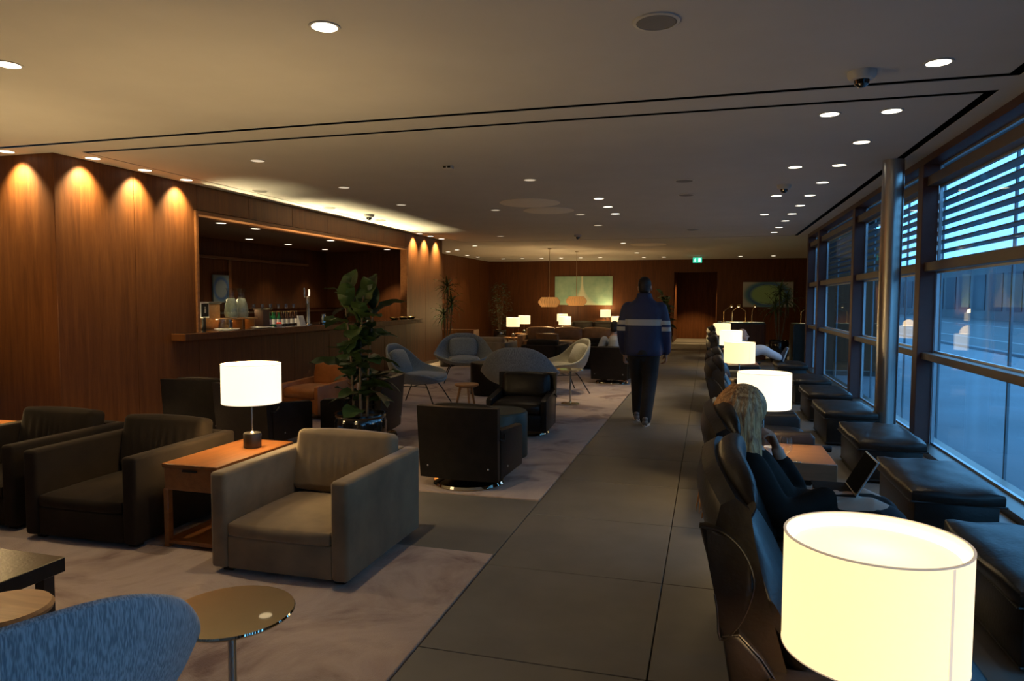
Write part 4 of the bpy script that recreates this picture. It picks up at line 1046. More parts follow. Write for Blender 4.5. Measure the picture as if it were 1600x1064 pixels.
tube(q, [(-0.07, -0.022, 0.11), (-0.085, -0.022, 0.07), (-0.06, -0.022, 0.03)], 0.010, 6); tube(q, [(-0.085, -0.022, 0.075), (-0.115, -0.022, 0.035)], 0.009, 6); tube(q, [(-0.10, -0.022, 0.10), (-0.05, -0.022, 0.085)], 0.008, 6); sphere(q, (-0.065, -0.022, 0.135), 0.015, 10, 8)
obj('running_figure', q, 'exit_white', t)
q = new_bm(); box(q, (0.03, -0.024, 0.03), (0.10, -0.02, 0.15)); obj('door_symbol', q, 'exit_white', t, False)
for sx in (-0.1, 0.1):
    q = new_bm(); tube(q, [(sx, 0, 0.17), (sx, 0, ZC - 2.78)], 0.004, 6); obj('hanger', q, 'dark_metal', t)

def reading_lamp(loc, rz, label):
    t = thing('reading_lamp', label, 'lamp', loc, rz, 'reading lamps on the work counters')
    q = new_bm(); lathe(q, [(0.001, 0), (0.06, 0), (0.06, 0.012), (0.001, 0.014)], 20, cap=False); obj('base', q, 'brass', t)
    q = new_bm(); tube(q, [(0, 0, 0.01), (0, 0, 0.28), (0.20, 0, 0.42)], 0.010, 8); obj('arm', q, 'brass', t)
    q = new_bm(); lathe(q, [(0.02, 0.05), (0.05, -0.01), (0.046, -0.01), (0.016, 0.045)], 18, (0.21, 0, 0.41), cap=False); obj('head', q, 'brass', t)
    q = new_bm(); sphere(q, (0.21, 0, 0.41), 0.022, 10, 8); obj('bulb', q, 'pendant_bulb', t)
    m_ = Matrix.Rotation(rz, 3, 'Z') @ Vector((0.21, 0, 0.37)) + Vector(loc)
    spot('reading_beam', m_, 9, 110, WARMW, 0.5, 0.02)
def counter(x0, x1, y0, y1, h, label, mat):
    t = thing('work_counter', label, 'desk', ((x0 + x1) / 2, (y0 + y1) / 2, 0)); w, d = (x1 - x0) / 2, (y1 - y0) / 2
    q = new_bm(); box(q, (-w, -d, h - 0.04), (w, d, h), 0.004, 1); obj('top', q, 'leather_green', t)
    for s in (-1, 1):
        q = new_bm(); box(q, (s * w - 0.025, -d, 0), (s * w + 0.025, d, h - 0.04), 0.003, 1); obj('side_panel', q, mat, t)
    q = new_bm(); box(q, (-w, -d + 0.02, 0.02), (w, -d + 0.05, h - 0.04)); obj('modesty_panel', q, mat, t)
counter(0.25, 1.42, 18.9, 19.6, 0.97, 'long work counter with brass reading lamps left of the dracaena', 'panel_wood')
counter(2.05, 3.30, 18.3, 19.1, 0.97, 'dark green work counter beside the windows, right of the dracaena', 'leather_green')
reading_lamp((0.40, 19.1, 0.97), 0.4, 'brass reading lamp at the left end of the left work counter')
reading_lamp((0.62, 19.4, 0.97), 0.5, 'brass reading lamp second from the left on the left work counter')
reading_lamp((0.95, 19.2, 0.97), PI - 0.5, 'brass reading lamp in the middle of the left work counter')
reading_lamp((1.12, 19.4, 0.97), 1.2, 'brass reading lamp at the right end of the left work counter')
reading_lamp((2.25, 18.8, 0.97), 0.3, 'brass reading lamp at the left end of the right work counter')
reading_lamp((2.52, 18.6, 0.97), 0.4, 'brass reading lamp in the middle of the right work counter')

# ------------------------------------------------------------------ the bar
bm = new_bm(); box(bm, (-9.0, 5.95, 0), (-8.90, 16.3, 2.66)); wb = struct('wall_bar_back', bm, 'panel_wood')
run(wb, 6.3, 16.3, 9, 'Y', 1.30, 2.66, -8.90, 0.02)
bm = new_bm(); box(bm, (-8.9, 5.95, 2.655), (XL - 0.12, 16.3, 2.70)); struct('ceiling_bar', bm, 'panel_wood')
bm = new_bm(); box(bm, (-8.9, 5.92, 0), (XL - 0.13, 5.95, 2.66)); struct('wall_bar_side', bm, 'panel_wood')
bm = new_bm(); box(bm, (-8.9, 15.03, 0), (XL - 0.13, 15.2, 2.66)); we = struct('wall_bar_end_inner', bm, 'panel_wood'); run(we, -8.88, XL - 0.13, 2, 'X', 0, 2.655, 15.0, 0.03)
bm = new_bm(); box(bm, (-8.88, 7.4, 2.28), (-8.84, 14.2, 2.33), 0.004, 1); box(bm, (-8.88, 11.42, 1.30), (-8.84, 11.50, 2.28), 0.004, 1); struct('trim_20', bm, 'frame_wood')
t = thing('bar_counter', 'long dark bar counter top running through the opening in the wood wall', 'counter', (XL, 10.8, 0))
q = new_bm(); box(q, (-0.75, -3.14, 1.03), (-0.02, 3.30, 1.10), 0.006, 2); obj('top', q, 'glazed_black', t, False)
q = new_bm(); box(q, (0.004, -3.66, 1.01), (0.22, 3.75, 1.10), 0.006, 2); obj('ledge', q, 'panel_wood', t, False)
q = new_bm(); box(q, (0.010, -3.64, 1.10), (0.21, 3.73, 1.106)); obj('ledge_top', q, 'glazed_black', t, False)
for i in range(6):
    q = new_bm(); box(q, (-0.72, -3.12 + i * 1.07, 0.0), (-0.32, -3.12 + (i + 1) * 1.07 - 0.01, 1.03)); obj('front_panel', q, 'panel_wood', t, False)
t = thing('back_bar', 'dark back bar cabinet with glass shelf behind the bar counter', 'cabinet', (-8.62, 11.0, 0))
q = new_bm(); box(q, (-0.24, -4.0, 0), (0.26, 3.9, 1.26), 0.004, 1); obj('body', q, 'panel_wood', t, False)
q = new_bm(); box(q, (-0.26, -4.05, 1.26), (0.28, 3.95, 1.30), 0.004, 1); obj('top', q, 'brushed_steel', t, False)
q = new_bm(); box(q, (0.2, -3.9, 1.30), (0.225, 3.9, 1.312)); obj('added_glow_strip', q, 'added_strip_glow', t, False)  # glowing strip added to throw light up at the ceiling
q = new_bm(); box(q, (0.262, -4.05, 1.30), (0.28, 3.95, 1.345)); obj('added_lip', q, 'panel_wood', t, False)  # lip added to keep the added strip out of sight
al = bpy.data.lights.new('added_reflection_light', 'AREA'); al.shape = 'RECTANGLE'; al.size = 6.2; al.size_y = 0.03; al.energy = 90; al.color = (1.0, 0.80, 0.42); al.spread = math.radians(50)  # added lamp standing in for downlight glare reflected off the polished counter
ao = bpy.data.objects.new('added_reflection_light', al); COL.objects.link(ao); ao.location = (-6.80, 10.88, 1.125)
zz = -Vector((0.36, 0, 1)).normalized(); xx_ = Vector((0, 1, 0)); yy_ = zz.cross(xx_)
ao.rotation_euler = Matrix(((xx_.x, yy_.x, zz.x), (xx_.y, yy_.y, zz.y), (xx_.z, yy_.z, zz.z))).to_euler()
gl = new_bm(); lathe(gl, [(0.001, 0.0), (0.03, 0.0), (0.036, 0.13), (0.034, 0.13), (0.028, 0.006), (0.001, 0.006)], 16, cap=False); gl = mesh_of('glass', gl)
for i in range(26):
    o = link('drinking_glass', gl, 'clear_glass', None, (-8.47 - 0.09 * (i % 2), 9.75 + i * 0.135, 1.30)); tag(o, nth(i) + ' clear tumbler from the left in the row on the back bar', 'glass', 'tumblers on the back bar')
# things on the counter
def on_bar(y, x=-6.55, z=1.10): return (x, y, z)
t = thing('drinks_machine', 'brass fronted drinks dispenser at the left end of the bar', 'machine', on_bar(8.28, -6.95))
q = new_bm(); box(q, (-0.15, -0.42, 0), (0.15, 0.30, 0.36), 0.015, 2); obj('body', q, 'stool_wood', t, False)
q = new_bm(); box(q, (-0.17, -0.44, 0.36), (0.17, 0.32, 0.39), 0.008, 1); obj('lid', q, 'dark_metal', t, False)
t = thing('menu_sign', 'small black framed sign with a white figure on the drinks dispenser', 'sign', on_bar(8.20, -6.765, 1.10))
q = new_bm(); box(q, (0, -0.085, 0.17), (0.012, 0.085, 0.38), 0.002, 1); obj('frame', q, 'label_white', t, False)
q = new_bm(); box(q, (0.012, -0.07, 0.185), (0.015, 0.07, 0.365)); obj('card', q, 'void', t, False)
q = new_bm(); box(q, (0.015, -0.014, 0.235), (0.017, 0.014, 0.29)); box(q, (0.015, -0.012, 0.295), (0.017, 0.012, 0.32)); obj('figure', q, 'label_white', t, False)
q = new_bm(); box(q, (-0.02, -0.03, 0), (0, 0.03, 0.17)); obj('stand', q, 'dark_metal', t, False)
for y, s in ((8.28, 'round white plate under the upturned tumblers'), (8.90, 'round white plate in front of the carafe stand')):
    q = new_bm(); lathe(q, [(0.001, 0.0), (0.10, 0.0), (0.17, 0.014), (0.165, 0.018), (0.10, 0.006), (0.001, 0.006)], 32, cap=False); tag(obj('plate', q, 'ceramic', None, True, on_bar(y, -6.46 if y < 8.5 else -6.335, 1.10 if y < 8.5 else 1.107)), s, 'plate')
ug = new_bm(); lathe(ug, [(0.045, 0.0), (0.047, 0.06), (0.044, 0.14), (0.035, 0.15), (0.001, 0.15), (0.001, 0.145), (0.034, 0.144), (0.043, 0.06), (0.042, 0.0)], 20, cap=False); ug = mesh_of('upturned', ug)
for y, x, s in ((8.19, -6.47, 'upturned tumbler on the white plate, left one'), (8.33, -6.46, 'upturned tumbler on the white plate, right one')):
    tag(link('upturned_tumbler', ug, 'clear_glass', None, on_bar(y, x, 1.106)), s, 'glass')
t = thing('carafe_stand', 'low wooden stand carrying two carafes on the bar', 'stand', on_bar(8.74, -6.62))
q = new_bm(); box(q, (-0.11, -0.36, 0.135), (0.09, 0.34, 0.155), 0.003, 1); obj('board', q, 'stool_wood', t, False)
for y in (-0.3, 0.0, 0.28):
    q = new_bm(); box(q, (-0.09, y - 0.012, 0), (0.07, y + 0.012, 0.135)); obj('support', q, 'stool_wood', t, False)
def carafe(y, label, fruit):
    t = thing('water_carafe', label, 'carafe', on_bar(y, -6.60, 1.256))
    q = new_bm(); lathe(q, [(0.001, 0), (0.085, 0), (0.098, 0.03), (0.10, 0.10), (0.085, 0.20), (0.052, 0.30), (0.048, 0.36), (0.07, 0.43), (0.068, 0.43), (0.045, 0.36), (0.048, 0.30), (0.08, 0.2), (0.095, 0.10), (0.08, 0.006), (0.001, 0.006)], 28, cap=False); obj('vessel', q, 'clear_glass', t)
    q = new_bm(); lathe(q, [(0.001, 0.008), (0.078, 0.008), (0.092, 0.04), (0.093, 0.10), (0.078, 0.20), (0.05, 0.285), (0.001, 0.286)], 24, cap=False); obj('water', q, 'ice_water', t)
    for k in range(9):
        a = k * 2.1; q = new_bm(); box(q, (-0.022, -0.022, -0.022), (0.022, 0.022, 0.022), 0.005, 1); rot(q, Matrix.Translation((0.045 * math.cos(a), 0.045 * math.sin(a), 0.09 + 0.02 * k)) @ Matrix.Rotation(a, 4, 'Z') @ Matrix.Rotation(a * 1.7, 4, 'X')); obj('ice_cube', q, 'label_white', t)
    for k in range(8):
        a = k * 0.9; q = new_bm(); sphere(q, (0.06 * math.cos(a), 0.06 * math.sin(a), 0.03 + 0.008 * (k % 4)), (0.03, 0.02, 0.012), 8, 6); obj('garnish', q, fruit, t)
carafe(8.56, 'glass carafe of iced water with green mint, left one on the stand', 'mint')
carafe(8.79, 'glass carafe of iced water with pale fruit, right one on the stand', 'leather_tan')
q = new_bm(); box(q, (-0.08, -0.09, 0), (0.08, 0.07, 0.27), 0.006, 1); tag(obj('napkin_dispenser', q, 'mullion_paint', None, False, on_bar(9.26, -6.58)), 'dark red-brown box standing on the bar beside the carafes', 'box')
t = thing('serving_tray', 'round steel tray on top of the red-brown box on the bar', 'tray', on_bar(9.12, -6.62, 1.371))
q = new_bm(); lathe(q, [(0.001, 0), (0.25, 0), (0.27, 0.02), (0.265, 0.022), (0.245, 0.006), (0.001, 0.006)], 32, cap=False); obj('dish', q, 'mirror_steel', t)
def bottle_mesh(h, r):
    b = new_bm(); lathe(b, [(0.001, 0), (r * 0.95, 0), (r, 0.01), (r, h * 0.55), (r * 0.85, h * 0.64), (r * 0.38, h * 0.76), (r * 0.36, h * 0.95), (r * 0.42, h), (0.001, h)], 16, cap=False); return mesh_of('bottle', b)
def lab_mesh(h, r):
    b = new_bm(); lathe(b, [(r * 1.015, h * 0.15), (r * 1.015, h * 0.48)], 16, cap=False); return mesh_of('label', b)
bm1, lb1 = bottle_mesh(0.23, 0.031), lab_mesh(0.23, 0.031)
cpm = new_bm(); lathe(cpm, [(0.0135, 0.222), (0.0135, 0.234), (0.001, 0.236)], 12, cap=False); cpm = mesh_of('cap', cpm)
for i in range(14):
    green = i < 5; y = 9.50 + i * 0.062; x = -6.62 - 0.075 * (i % 2)
    t = thing('bottle', (nth(i) + ' small green bottle from the left on the bar') if green else (nth(i - 5) + ' small dark bottle with white label from the left on the bar'), 'bottle', on_bar(y, x), 0, 'green bottles on the bar' if green else 'white labelled bottles on the bar')
    link('body', bm1, None, t).data = bm1
    if not bm1.materials: bm1.materials.append(MATS['bottle_dark'])
    link('label', lb1, 'label_white', t)
    link('cap', cpm, 'red_plastic' if False else 'brass', t)
    if green:
        b_ = [c for c in children(t) if c.name.startswith('body')][0]; d_ = bm1.copy(); d_.materials.clear(); d_.materials.append(MATS['bottle_green']); b_.data = d_
t = thing('tomato_bowl', 'small bowl of red fruit in front of the green bottles', 'bowl', on_bar(9.52, -6.47))
q = new_bm(); lathe(q, [(0.001, 0.0), (0.03, 0.0), (0.06, 0.045), (0.056, 0.045), (0.028, 0.005), (0.001, 0.005)], 24, cap=False); obj('dish', q, 'ceramic', t)
for k in range(4):
    q = new_bm(); sphere(q, (0.024 * math.cos(k * 1.57), 0.024 * math.sin(k * 1.57), 0.05), 0.022, 10, 8); obj('fruit', q, 'red_plastic', t)
q = new_bm(); prism(q, [(-0.02, 0.0), (0.05, 0.0), (0.0, 0.16), (-0.02, 0.16)], -0.08, 0.08, 0.003, 1); tag(obj('menu_holder', q, 'paper_white', None, False, on_bar(10.02, -6.40)), 'pale tilted card holder on the bar beside the bottles', 'card holder')
t = thing('beer_tap', 'chrome beer tap with lit round badge on the bar', 'beer tap', on_bar(10.42, -6.52))
q = new_bm(); lathe(q, [(0.001, 0), (0.07, 0), (0.07, 0.015), (0.035, 0.03), (0.032, 0.44), (0.04, 0.46), (0.001, 0.48)], 24, cap=False); obj('column', q, 'steel', t)
q = new_bm(); tube(q, arc_pts([(0, 0, 0.44), (0.06, -0.06, 0.46), (0.09, -0.16, 0.46), (0.10, -0.18, 0.36)], 5), 0.014, 10); obj('spout', q, 'steel', t)
q = new_bm(); tube(q, [(0.04, -0.16, 0.46), (0.04, -0.17, 0.62)], [0.012, 0.018], 10); obj('handle', q, 'steel', t)
q = new_bm(); lathe(q, [(0.001, 0.0), (0.055, 0.0), (0.055, 0.02), (0.001, 0.024)], 28, cap=False); rot(q, Matrix.Translation((0.03, -0.02, 0.54)) @ Matrix.Rotation(PI / 2, 4, 'Y') @ Matrix.Rotation(-0.5, 4, 'X')); obj('badge', q, 'lens_soft', t)
t = thing('metal_kettle', 'small chrome jug on the bar near the fig leaves', 'jug', on_bar(10.95, -6.55))
q = new_bm(); lathe(q, [(0.001, 0), (0.055, 0), (0.06, 0.02), (0.048, 0.14), (0.05, 0.17), (0.046, 0.17), (0.001, 0.16)], 24, cap=False); obj('body', q, 'steel', t)
q = new_bm(); tube(q, arc_pts([(0, 0.05, 0.15), (0, 0.10, 0.13), (0, 0.10, 0.06), (0, 0.055, 0.04)], 4), 0.008, 8); obj('handle', q, 'steel', t)
q = new_bm(); box(q, (-0.004, -0.05, 0), (0.004, 0.05, 0.15)); rot(q, Matrix.Rotation(-0.25, 4, 'Y')); tag(obj('price_card', q, 'paper_white', None, False, on_bar(12.55, -6.50)), 'small white card standing on the bar at the right of the fig', 'card')
for y, s in ((13.3, 'amber glass dish at the right end of the bar ledge, nearer'), (13.75, 'amber glass dish at the right end of the bar ledge, middle'), (14.15, 'amber glass dish at the right end of the bar ledge, farther')):
    q = new_bm(); lathe(q, [(0.001, 0), (0.06, 0), (0.11, 0.05), (0.105, 0.052), (0.055, 0.008), (0.001, 0.008)], 24, cap=False); tag(obj('amber_dish', q, 'brass', None, True, (XL + 0.11, y, 1.107)), s, 'dish')
for i, (x, y) in enumerate(((-6.98, 8.86), (-6.98, 9.68), (-6.98, 11.98), (-6.98, 14.42))):
    dl(protoB, x, y, 2.655, nth(i) + ' downlight from the left in the bar ceiling just behind the opening', 'front downlights in the bar', 45, 80, 0.6)
for i, (x, y) in enumerate(((-8.33, 11.36), (-8.33, 12.62), (-8.36, 14.1))):
    dl(protoB, x, y, 2.655, nth(i) + ' downlight from the left in the bar ceiling above the back bar', 'rear downlights in the bar', 8, 80, 0.6)
t = thing('painting', 'small pale picture with a blue ring on the back wall of the bar', 'painting', (-8.86, 11.18, 1.72), PI / 2)
q = new_bm(); box(q, (-0.22, -0.03, -0.26), (0.22, 0.0, 0.26), 0.003, 1); obj('canvas', q, 'painting_blue', t, False)
q = new_bm(); box(q, (-6.835, 5.575, 0.30), (-6.745, 5.598, 0.39), 0.004, 1); tag(obj('wall_socket', q, 'black_plastic', None, False), 'small dark wall socket on the wood return wall under the left lamp', 'socket')

# ------------------------------------------------------------------ people
def merge(bm, sub, mtx):
    rot(sub, mtx); me = bpy.data.meshes.new('tmp'); sub.to_mesh(me); sub.free(); bm.from_mesh(me); bpy.data.meshes.remove(me)
def frame(o, fwd, up_):
    f = Vector(fwd).normalized(); u = Vector(up_); u = (u - f * u.dot(f)).normalized(); r = f.cross(u)
    return Matrix(((r.x, f.x, u.x, o[0]), (r.y, f.y, u.y, o[1]), (r.z, f.z, u.z, o[2]), (0, 0, 0, 1)))
def limb(bm, pts, rad, n=14, k=5):
    P = arc_pts(pts, k); R_ = []
    for i in range(len(P)):
        u = i / (len(P) - 1) * (len(rad) - 1); j = min(int(u), len(rad) - 2); a, b = rad[j], rad[j + 1]; f = u - j
        if isinstance(a, tuple): R_.append((a[0] + (b[0] - a[0]) * f, a[1] + (b[1] - a[1]) * f))
        else: R_.append(a + (b - a) * f)
    tube(bm, P, R_, n)
    for p, r in ((P[0], R_[0]), (P[-1], R_[-1])):
        r = min(r) if isinstance(r, tuple) else r
        sphere(bm, p, r * 0.98, 12, 8)
def head_bm(s=1.0):
    # local: origin at the chin-neck joint, +y looks forward, +z up; about 0.24 m tall
    b = new_bm()
    sphere(b, (0, -0.010, 0.150), (0.076, 0.094, 0.092), 24, 16)       # cranium
    sphere(b, (0, 0.028, 0.080), (0.060, 0.066, 0.085), 20, 14)        # face
    sphere(b, (0, 0.060, 0.022), (0.032, 0.030, 0.024), 14, 10)        # chin
    tube(b, [(0, 0.088, 0.118), (0, 0.112, 0.080), (0, 0.094, 0.070)], [0.010, 0.015, 0.012], 10)   # nose
    sphere(b, (0, 0.090, 0.044), (0.024, 0.010, 0.008), 12, 8)         # mouth
    sphere(b, (0, 0.080, 0.130), (0.052, 0.016, 0.012), 14, 8)         # brow
    for sx in (-1, 1): sphere(b, (sx * 0.076, 0.0, 0.105), (0.010, 0.020, 0.031), 12, 10)
    limb(b, [(0, -0.015, 0.07), (0, -0.020, 0.0), (0, -0.006, -0.06)], [0.056, 0.050, 0.044], 16, 4)
    return rot(b, Matrix.Scale(s, 4))
def hand_bm(side=1, curl=0.5, s=1.0):
    # local: wrist at origin, fingers along +y, palm towards -z, thumb on the +x*side edge
    b = new_bm()
    rings = []
    for y, a, c in ((-0.03, 0.026, 0.020), (0.0, 0.028, 0.018), (0.035, 0.038, 0.016), (0.07, 0.042, 0.014), (0.092, 0.040, 0.012)):
        rings.append([(a * math.cos(t), y, c * math.sin(t)) for t in [2 * PI * i / 16 for i in range(16)]])
    loft(b, rings)
    for i, (x, L) in enumerate(((0.030, 0.070), (0.010, 0.079), (-0.010, 0.073), (-0.029, 0.058))):
        x *= side; p = Vector((x, 0.085, 0)); a = 0.15; pts = [Vector((x * 0.95, 0.06, 0)), p]
        for seg in (0.46, 0.32, 0.26):
            a += curl * (0.75 + 0.08 * i); p = p + Vector((x * 0.06, math.cos(a), -math.sin(a))).normalized() * L * seg; pts.append(p)
        tube(b, pts, [0.0095, 0.0095, 0.0088, 0.008, 0.0068], 10); sphere(b, pts[-1], 0.0068, 10, 6)
    pts = [Vector((0.020 * side, 0.012, -0.004)), Vector((0.045 * side, 0.035, -0.012)), Vector((0.056 * side, 0.062, -0.022)), Vector((0.054 * side, 0.085, -0.032))]
    tube(b, pts, [0.014, 0.013, 0.0105, 0.008], 10); sphere(b, pts[-1], 0.008, 10, 6)
    return rot(b, Matrix.Scale(s, 4))
def shoe_bm():
    b = new_bm(); rings = []
    for y, w, h in ((-0.085, 0.030, 0.05), (-0.06, 0.037, 0.075), (0.0, 0.040, 0.085), (0.06, 0.043, 0.065), (0.12, 0.048, 0.05), (0.165, 0.044, 0.042), (0.195, 0.026, 0.03)):
        rings.append([(w * math.cos(t), y, max(0.0, h * 0.5 + h * 0.5 * math.sin(t) * 1.0)) for t in [2 * PI * i / 16 for i in range(16)]])
    loft(b, rings); return b
def add_shoe(root, mtx, mat):
    b = shoe_bm(); sphere(b, (0, -0.03, 0.085), (0.040, 0.05, 0.035), 14, 10); rot(b, mtx); s_ = remesh('shoe', b, 0.007, mat, root, 4)
    b = new_bm(); rings = [[(w * math.cos(t), yc + d * math.sin(t), z) for t in [2 * PI * i / 24 for i in range(24)]] for z, w, d, yc in ((-0.004, 0.043, 0.142, 0.055), (0.018, 0.047, 0.146, 0.055))]
    loft(b, rings); rot(b, mtx); obj('sole', b, 'rubber_white', s_)
def eyes(root, mtx):
    for sx in (-1, 1):
        b = new_bm(); sphere(b, (sx * 0.031, 0.084, 0.112), 0.0095, 12, 8); rot(b, mtx); obj('eye', b, 'void', root)

# --- man walking away down the aisle (local +Y is the way he walks)
p = thing('person', 'man in a navy jacket with pale stripes walking away down the aisle', 'person', (-0.765, 8.80, 0.0), 0.0)
hm = frame((0, 0.03, 1.575), (0.08, 1, -0.06), (0, 0, 1))
b = new_bm(); merge(b, head_bm(1.04), hm)
limb(b, [(0, 0.015, 1.42), (0, 0.01, 1.28), (0, 0, 1.0)], [(0.12, 0.075), (0.14, 0.09), (0.13, 0.09)])
limb(b, [(0, 0.01, 1.56), (0, 0.01, 1.42)], [0.045, 0.05])
WR = (0.268, 0.07, 0.865); WL = (-0.247, 0.12, 0.845)
for s_, w_ in ((1, WR), (-1, WL)):
    limb(b, [(s_ * 0.16, 0, 1.44), (s_ * 0.262, -0.03, 1.18), w_], [0.055, 0.042, 0.030])
    d_ = Vector((0.02 * s_, 0.25, -1)); merge(b, hand_bm(-s_, 0.55), frame(w_, d_, (s_, 0.2, 0)))
limb(b, [(0.09, 0, 0.95), (0.10, 0.02, 0.52), (0.06, -0.20, 0.10)], [0.075, 0.05, 0.038]); limb(b, [(-0.09, 0, 0.95), (-0.10, 0.16, 0.54), (-0.09, 0.19, 0.10)], [0.075, 0.05, 0.038])
remesh('body', b, 0.0065, 'skin', p, 3); eyes(p, hm)
b = new_bm()
rings = [ell((0, y, z), a, c, 28, 2.7) for z, a, c, y in ((0.845, 0.225, 0.155, 0.0), (0.90, 0.235, 0.165, 0.0), (1.05, 0.235, 0.165, 0.0), (1.22, 0.245, 0.165, 0.0), (1.36, 0.255, 0.155, 0.0), (1.44, 0.235, 0.135, 0.0), (1.50, 0.175, 0.118, -0.008), (1.55, 0.105, 0.100, -0.005), (1.625, 0.084, 0.092, 0.008))]
loft(b, rings)
limb(b, [(0.190, 0, 1.425), (0.262, -0.04, 1.19), (0.272, 0.055, 0.905)], [0.096, 0.074, 0.058]); limb(b, [(-0.190, 0, 1.425), (-0.262, -0.02, 1.18), (-0.252, 0.095, 0.89)], [0.096, 0.074, 0.058])
remesh('jacket', b, 0.012, 'jacket_cloth', p, 5)
b = new_bm()
limb(b, [(0.0, 0, 0.93), (0, 0, 0.86)], [(0.17, 0.125), (0.185, 0.125)], 20)
limb(b, [(0.088, 0, 0.86), (0.078, 0.01, 0.52), (0.050, -0.205, 0.085)], [0.118, 0.092, 0.074]); limb(b, [(-0.088, 0, 0.86), (-0.082, 0.15, 0.54), (-0.075, 0.175, 0.105)], [0.118, 0.092, 0.074])
remesh('trousers', b, 0.012, 'trousers_black', p, 4)
b = new_bm(); sphere(b, (0, -0.016, 0.158), (0.082, 0.099, 0.096), 24, 16); sphere(b, (0, -0.045, 0.09), (0.070, 0.065, 0.06), 18, 12); merge(b, new_bm(), Matrix())
for v in list(b.verts):
    if v.co.y > 0.045 and v.co.z < 0.16: v.co.y = 0.045
rot(b, hm); remesh('hair', b, 0.009, 'hair_dark', p, 3)
add_shoe(p, Matrix.Translation((0.055, -0.215, 0.004)) @ Matrix.Rotation(-0.06, 4, 'Z'), 'shoe_grey')
add_shoe(p, Matrix.Translation((-0.09, 0.175, 0.012)) @ Matrix.Rotation(0.12, 4, 'Z') @ Matrix.Rotation(0.10, 4, 'X'), 'shoe_grey')

# --- blond woman in the second window chair, facing the glass (+X)
p = thing('person', 'blond woman in a black coat sitting with a tablet, hand at her chin', 'person', (0.0, 3.54, 0.0), 0.0)
hm = frame((0.165, -0.03, 0.865), (0.8, 0.75, -0.22), (0, 0, 1))
b = new_bm(); merge(b, head_bm(1.0), hm)
limb(b, [(0.20, 0, 0.78), (0.27, 0, 0.62), (0.34, 0, 0.50)], [(0.12, 0.09), (0.13, 0.10), (0.15, 0.11)])
limb(b, [(0.21, 0.15, 0.77), (0.44, 0.20, 0.56), (0.345, 0.135, 0.79)], [0.05, 0.040, 0.029])
merge(b, hand_bm(1, 0.75), frame((0.345, 0.135, 0.80), (-0.40, -0.30, 1), (1, 0.2, 0.5)))
limb(b, [(0.21, -0.17, 0.76), (0.36, -0.21, 0.58), (0.58, -0.10, 0.64)], [0.05, 0.040, 0.029])
merge(b, hand_bm(-1, 0.5), frame((0.58, -0.10, 0.64), (1, 0.35, 0.05), (0, 0, 1)))
for s_ in (-1, 1): limb(b, [(0.36, s_ * 0.09, 0.52), (0.80, s_ * 0.08, 0.56), (0.93, s_ * 0.08, 0.10)], [0.075, 0.052, 0.036])
remesh('body', b, 0.0065, 'skin', p, 3); eyes(p, hm)
b = new_bm()
limb(b, [(0.185, 0, 0.80), (0.215, 0, 0.74), (0.27, 0, 0.62), (0.33, 0, 0.50)], [(0.12, 0.075), (0.19, 0.11), (0.20, 0.135), (0.21, 0.15)], 22)
limb(b, [(0.20, 0.145, 0.775), (0.43, 0.19, 0.58), (0.375, 0.15, 0.715)], [0.072, 0.066, 0.052]); limb(b, [(0.20, -0.165, 0.765), (0.34, -0.215, 0.575), (0.53, -0.125, 0.63)], [0.078, 0.072, 0.058])
limb(b, [(0.30, 0, 0.54), (0.55, 0, 0.535), (0.78, 0, 0.555)], [(0.20, 0.10), (0.185, 0.09), (0.16, 0.075)], 20)
remesh('coat', b, 0.012, 'coat_black', p, 5)
b = new_bm()
for s_ in (-1, 1): limb(b, [(0.74, s_ * 0.08, 0.55), (0.84, s_ * 0.08, 0.50), (0.92, s_ * 0.08, 0.12)], [0.075, 0.066, 0.055])
remesh('trousers', b, 0.012, 'trousers_black', p, 4)
for s_ in (-1, 1): add_shoe(p, Matrix.Translation((0.92, s_ * 0.08, 0.004)) @ Matrix.Rotation(-PI / 2, 4, 'Z'), 'leather_black')
b = new_bm()
sphere(b, (0, -0.022, 0.158), (0.102, 0.118, 0.112), 26, 18)
limb(b, [(0, -0.05, 0.12), (0, -0.06, 0.0), (0, -0.05, -0.12)], [(0.085, 0.05), (0.085, 0.04), (0.06, 0.025)], 16, 4)
random.seed(21)
for k in range(52):                                                   # long hanging locks
    u = k / 51; a = PI * (0.0 + 1.0 * u) + PI                         # from one temple round the back to the other
    d = 0.94 + 0.16 * random.random()
    x, y = 0.100 * d * math.cos(a), -0.022 + 0.114 * d * math.sin(a)
    if y > 0.02: y = 0.02
    L = 0.38 + 0.12 * random.random(); sw = random.uniform(-0.02, 0.02)
    limb(b, [(x * 0.55, -0.02 + (y + 0.02) * 0.55, 0.245), (x * 0.98, y * 0.98, 0.17), (x * 1.12, y * 1.10, 0.06), (x * 1.30 + sw, y * 1.02 + 0.012, -0.08), (x * 1.40 + sw * 2, y * 0.85 + 0.05 * random.random(), 0.13 - L * (0.85 + 0.35 * abs(math.cos(a))))], [0.016, 0.017, 0.016, 0.014, 0.004], 7, 4)
rot(b, hm); remesh('hair', b, 0.0055, 'hair_blond', p, 1)
t = thing('tablet', 'dark tablet propped up on the blond woman\'s lap', 'tablet', (0.66, 3.53, 0.652), 0.0)
mt = Matrix.Rotation(0.50, 4, 'Y')
b = new_bm(); box(b, (-0.004, -0.125, 0), (0.004, 0.125, 0.185), 0.003, 2); rot(b, mt); obj('case', b, 'aluminium', t, False)
b = new_bm(); box(b, (-0.0055, -0.118, 0.007), (-0.0042, 0.118, 0.178)); rot(b, mt); obj('screen', b, 'tablet_screen', t, False)
b = new_bm(); box(b, (-0.16, -0.125, -0.004), (0.0, 0.125, 0.002), 0.002, 1); obj('keyboard_cover', b, 'coat_black', t, False)

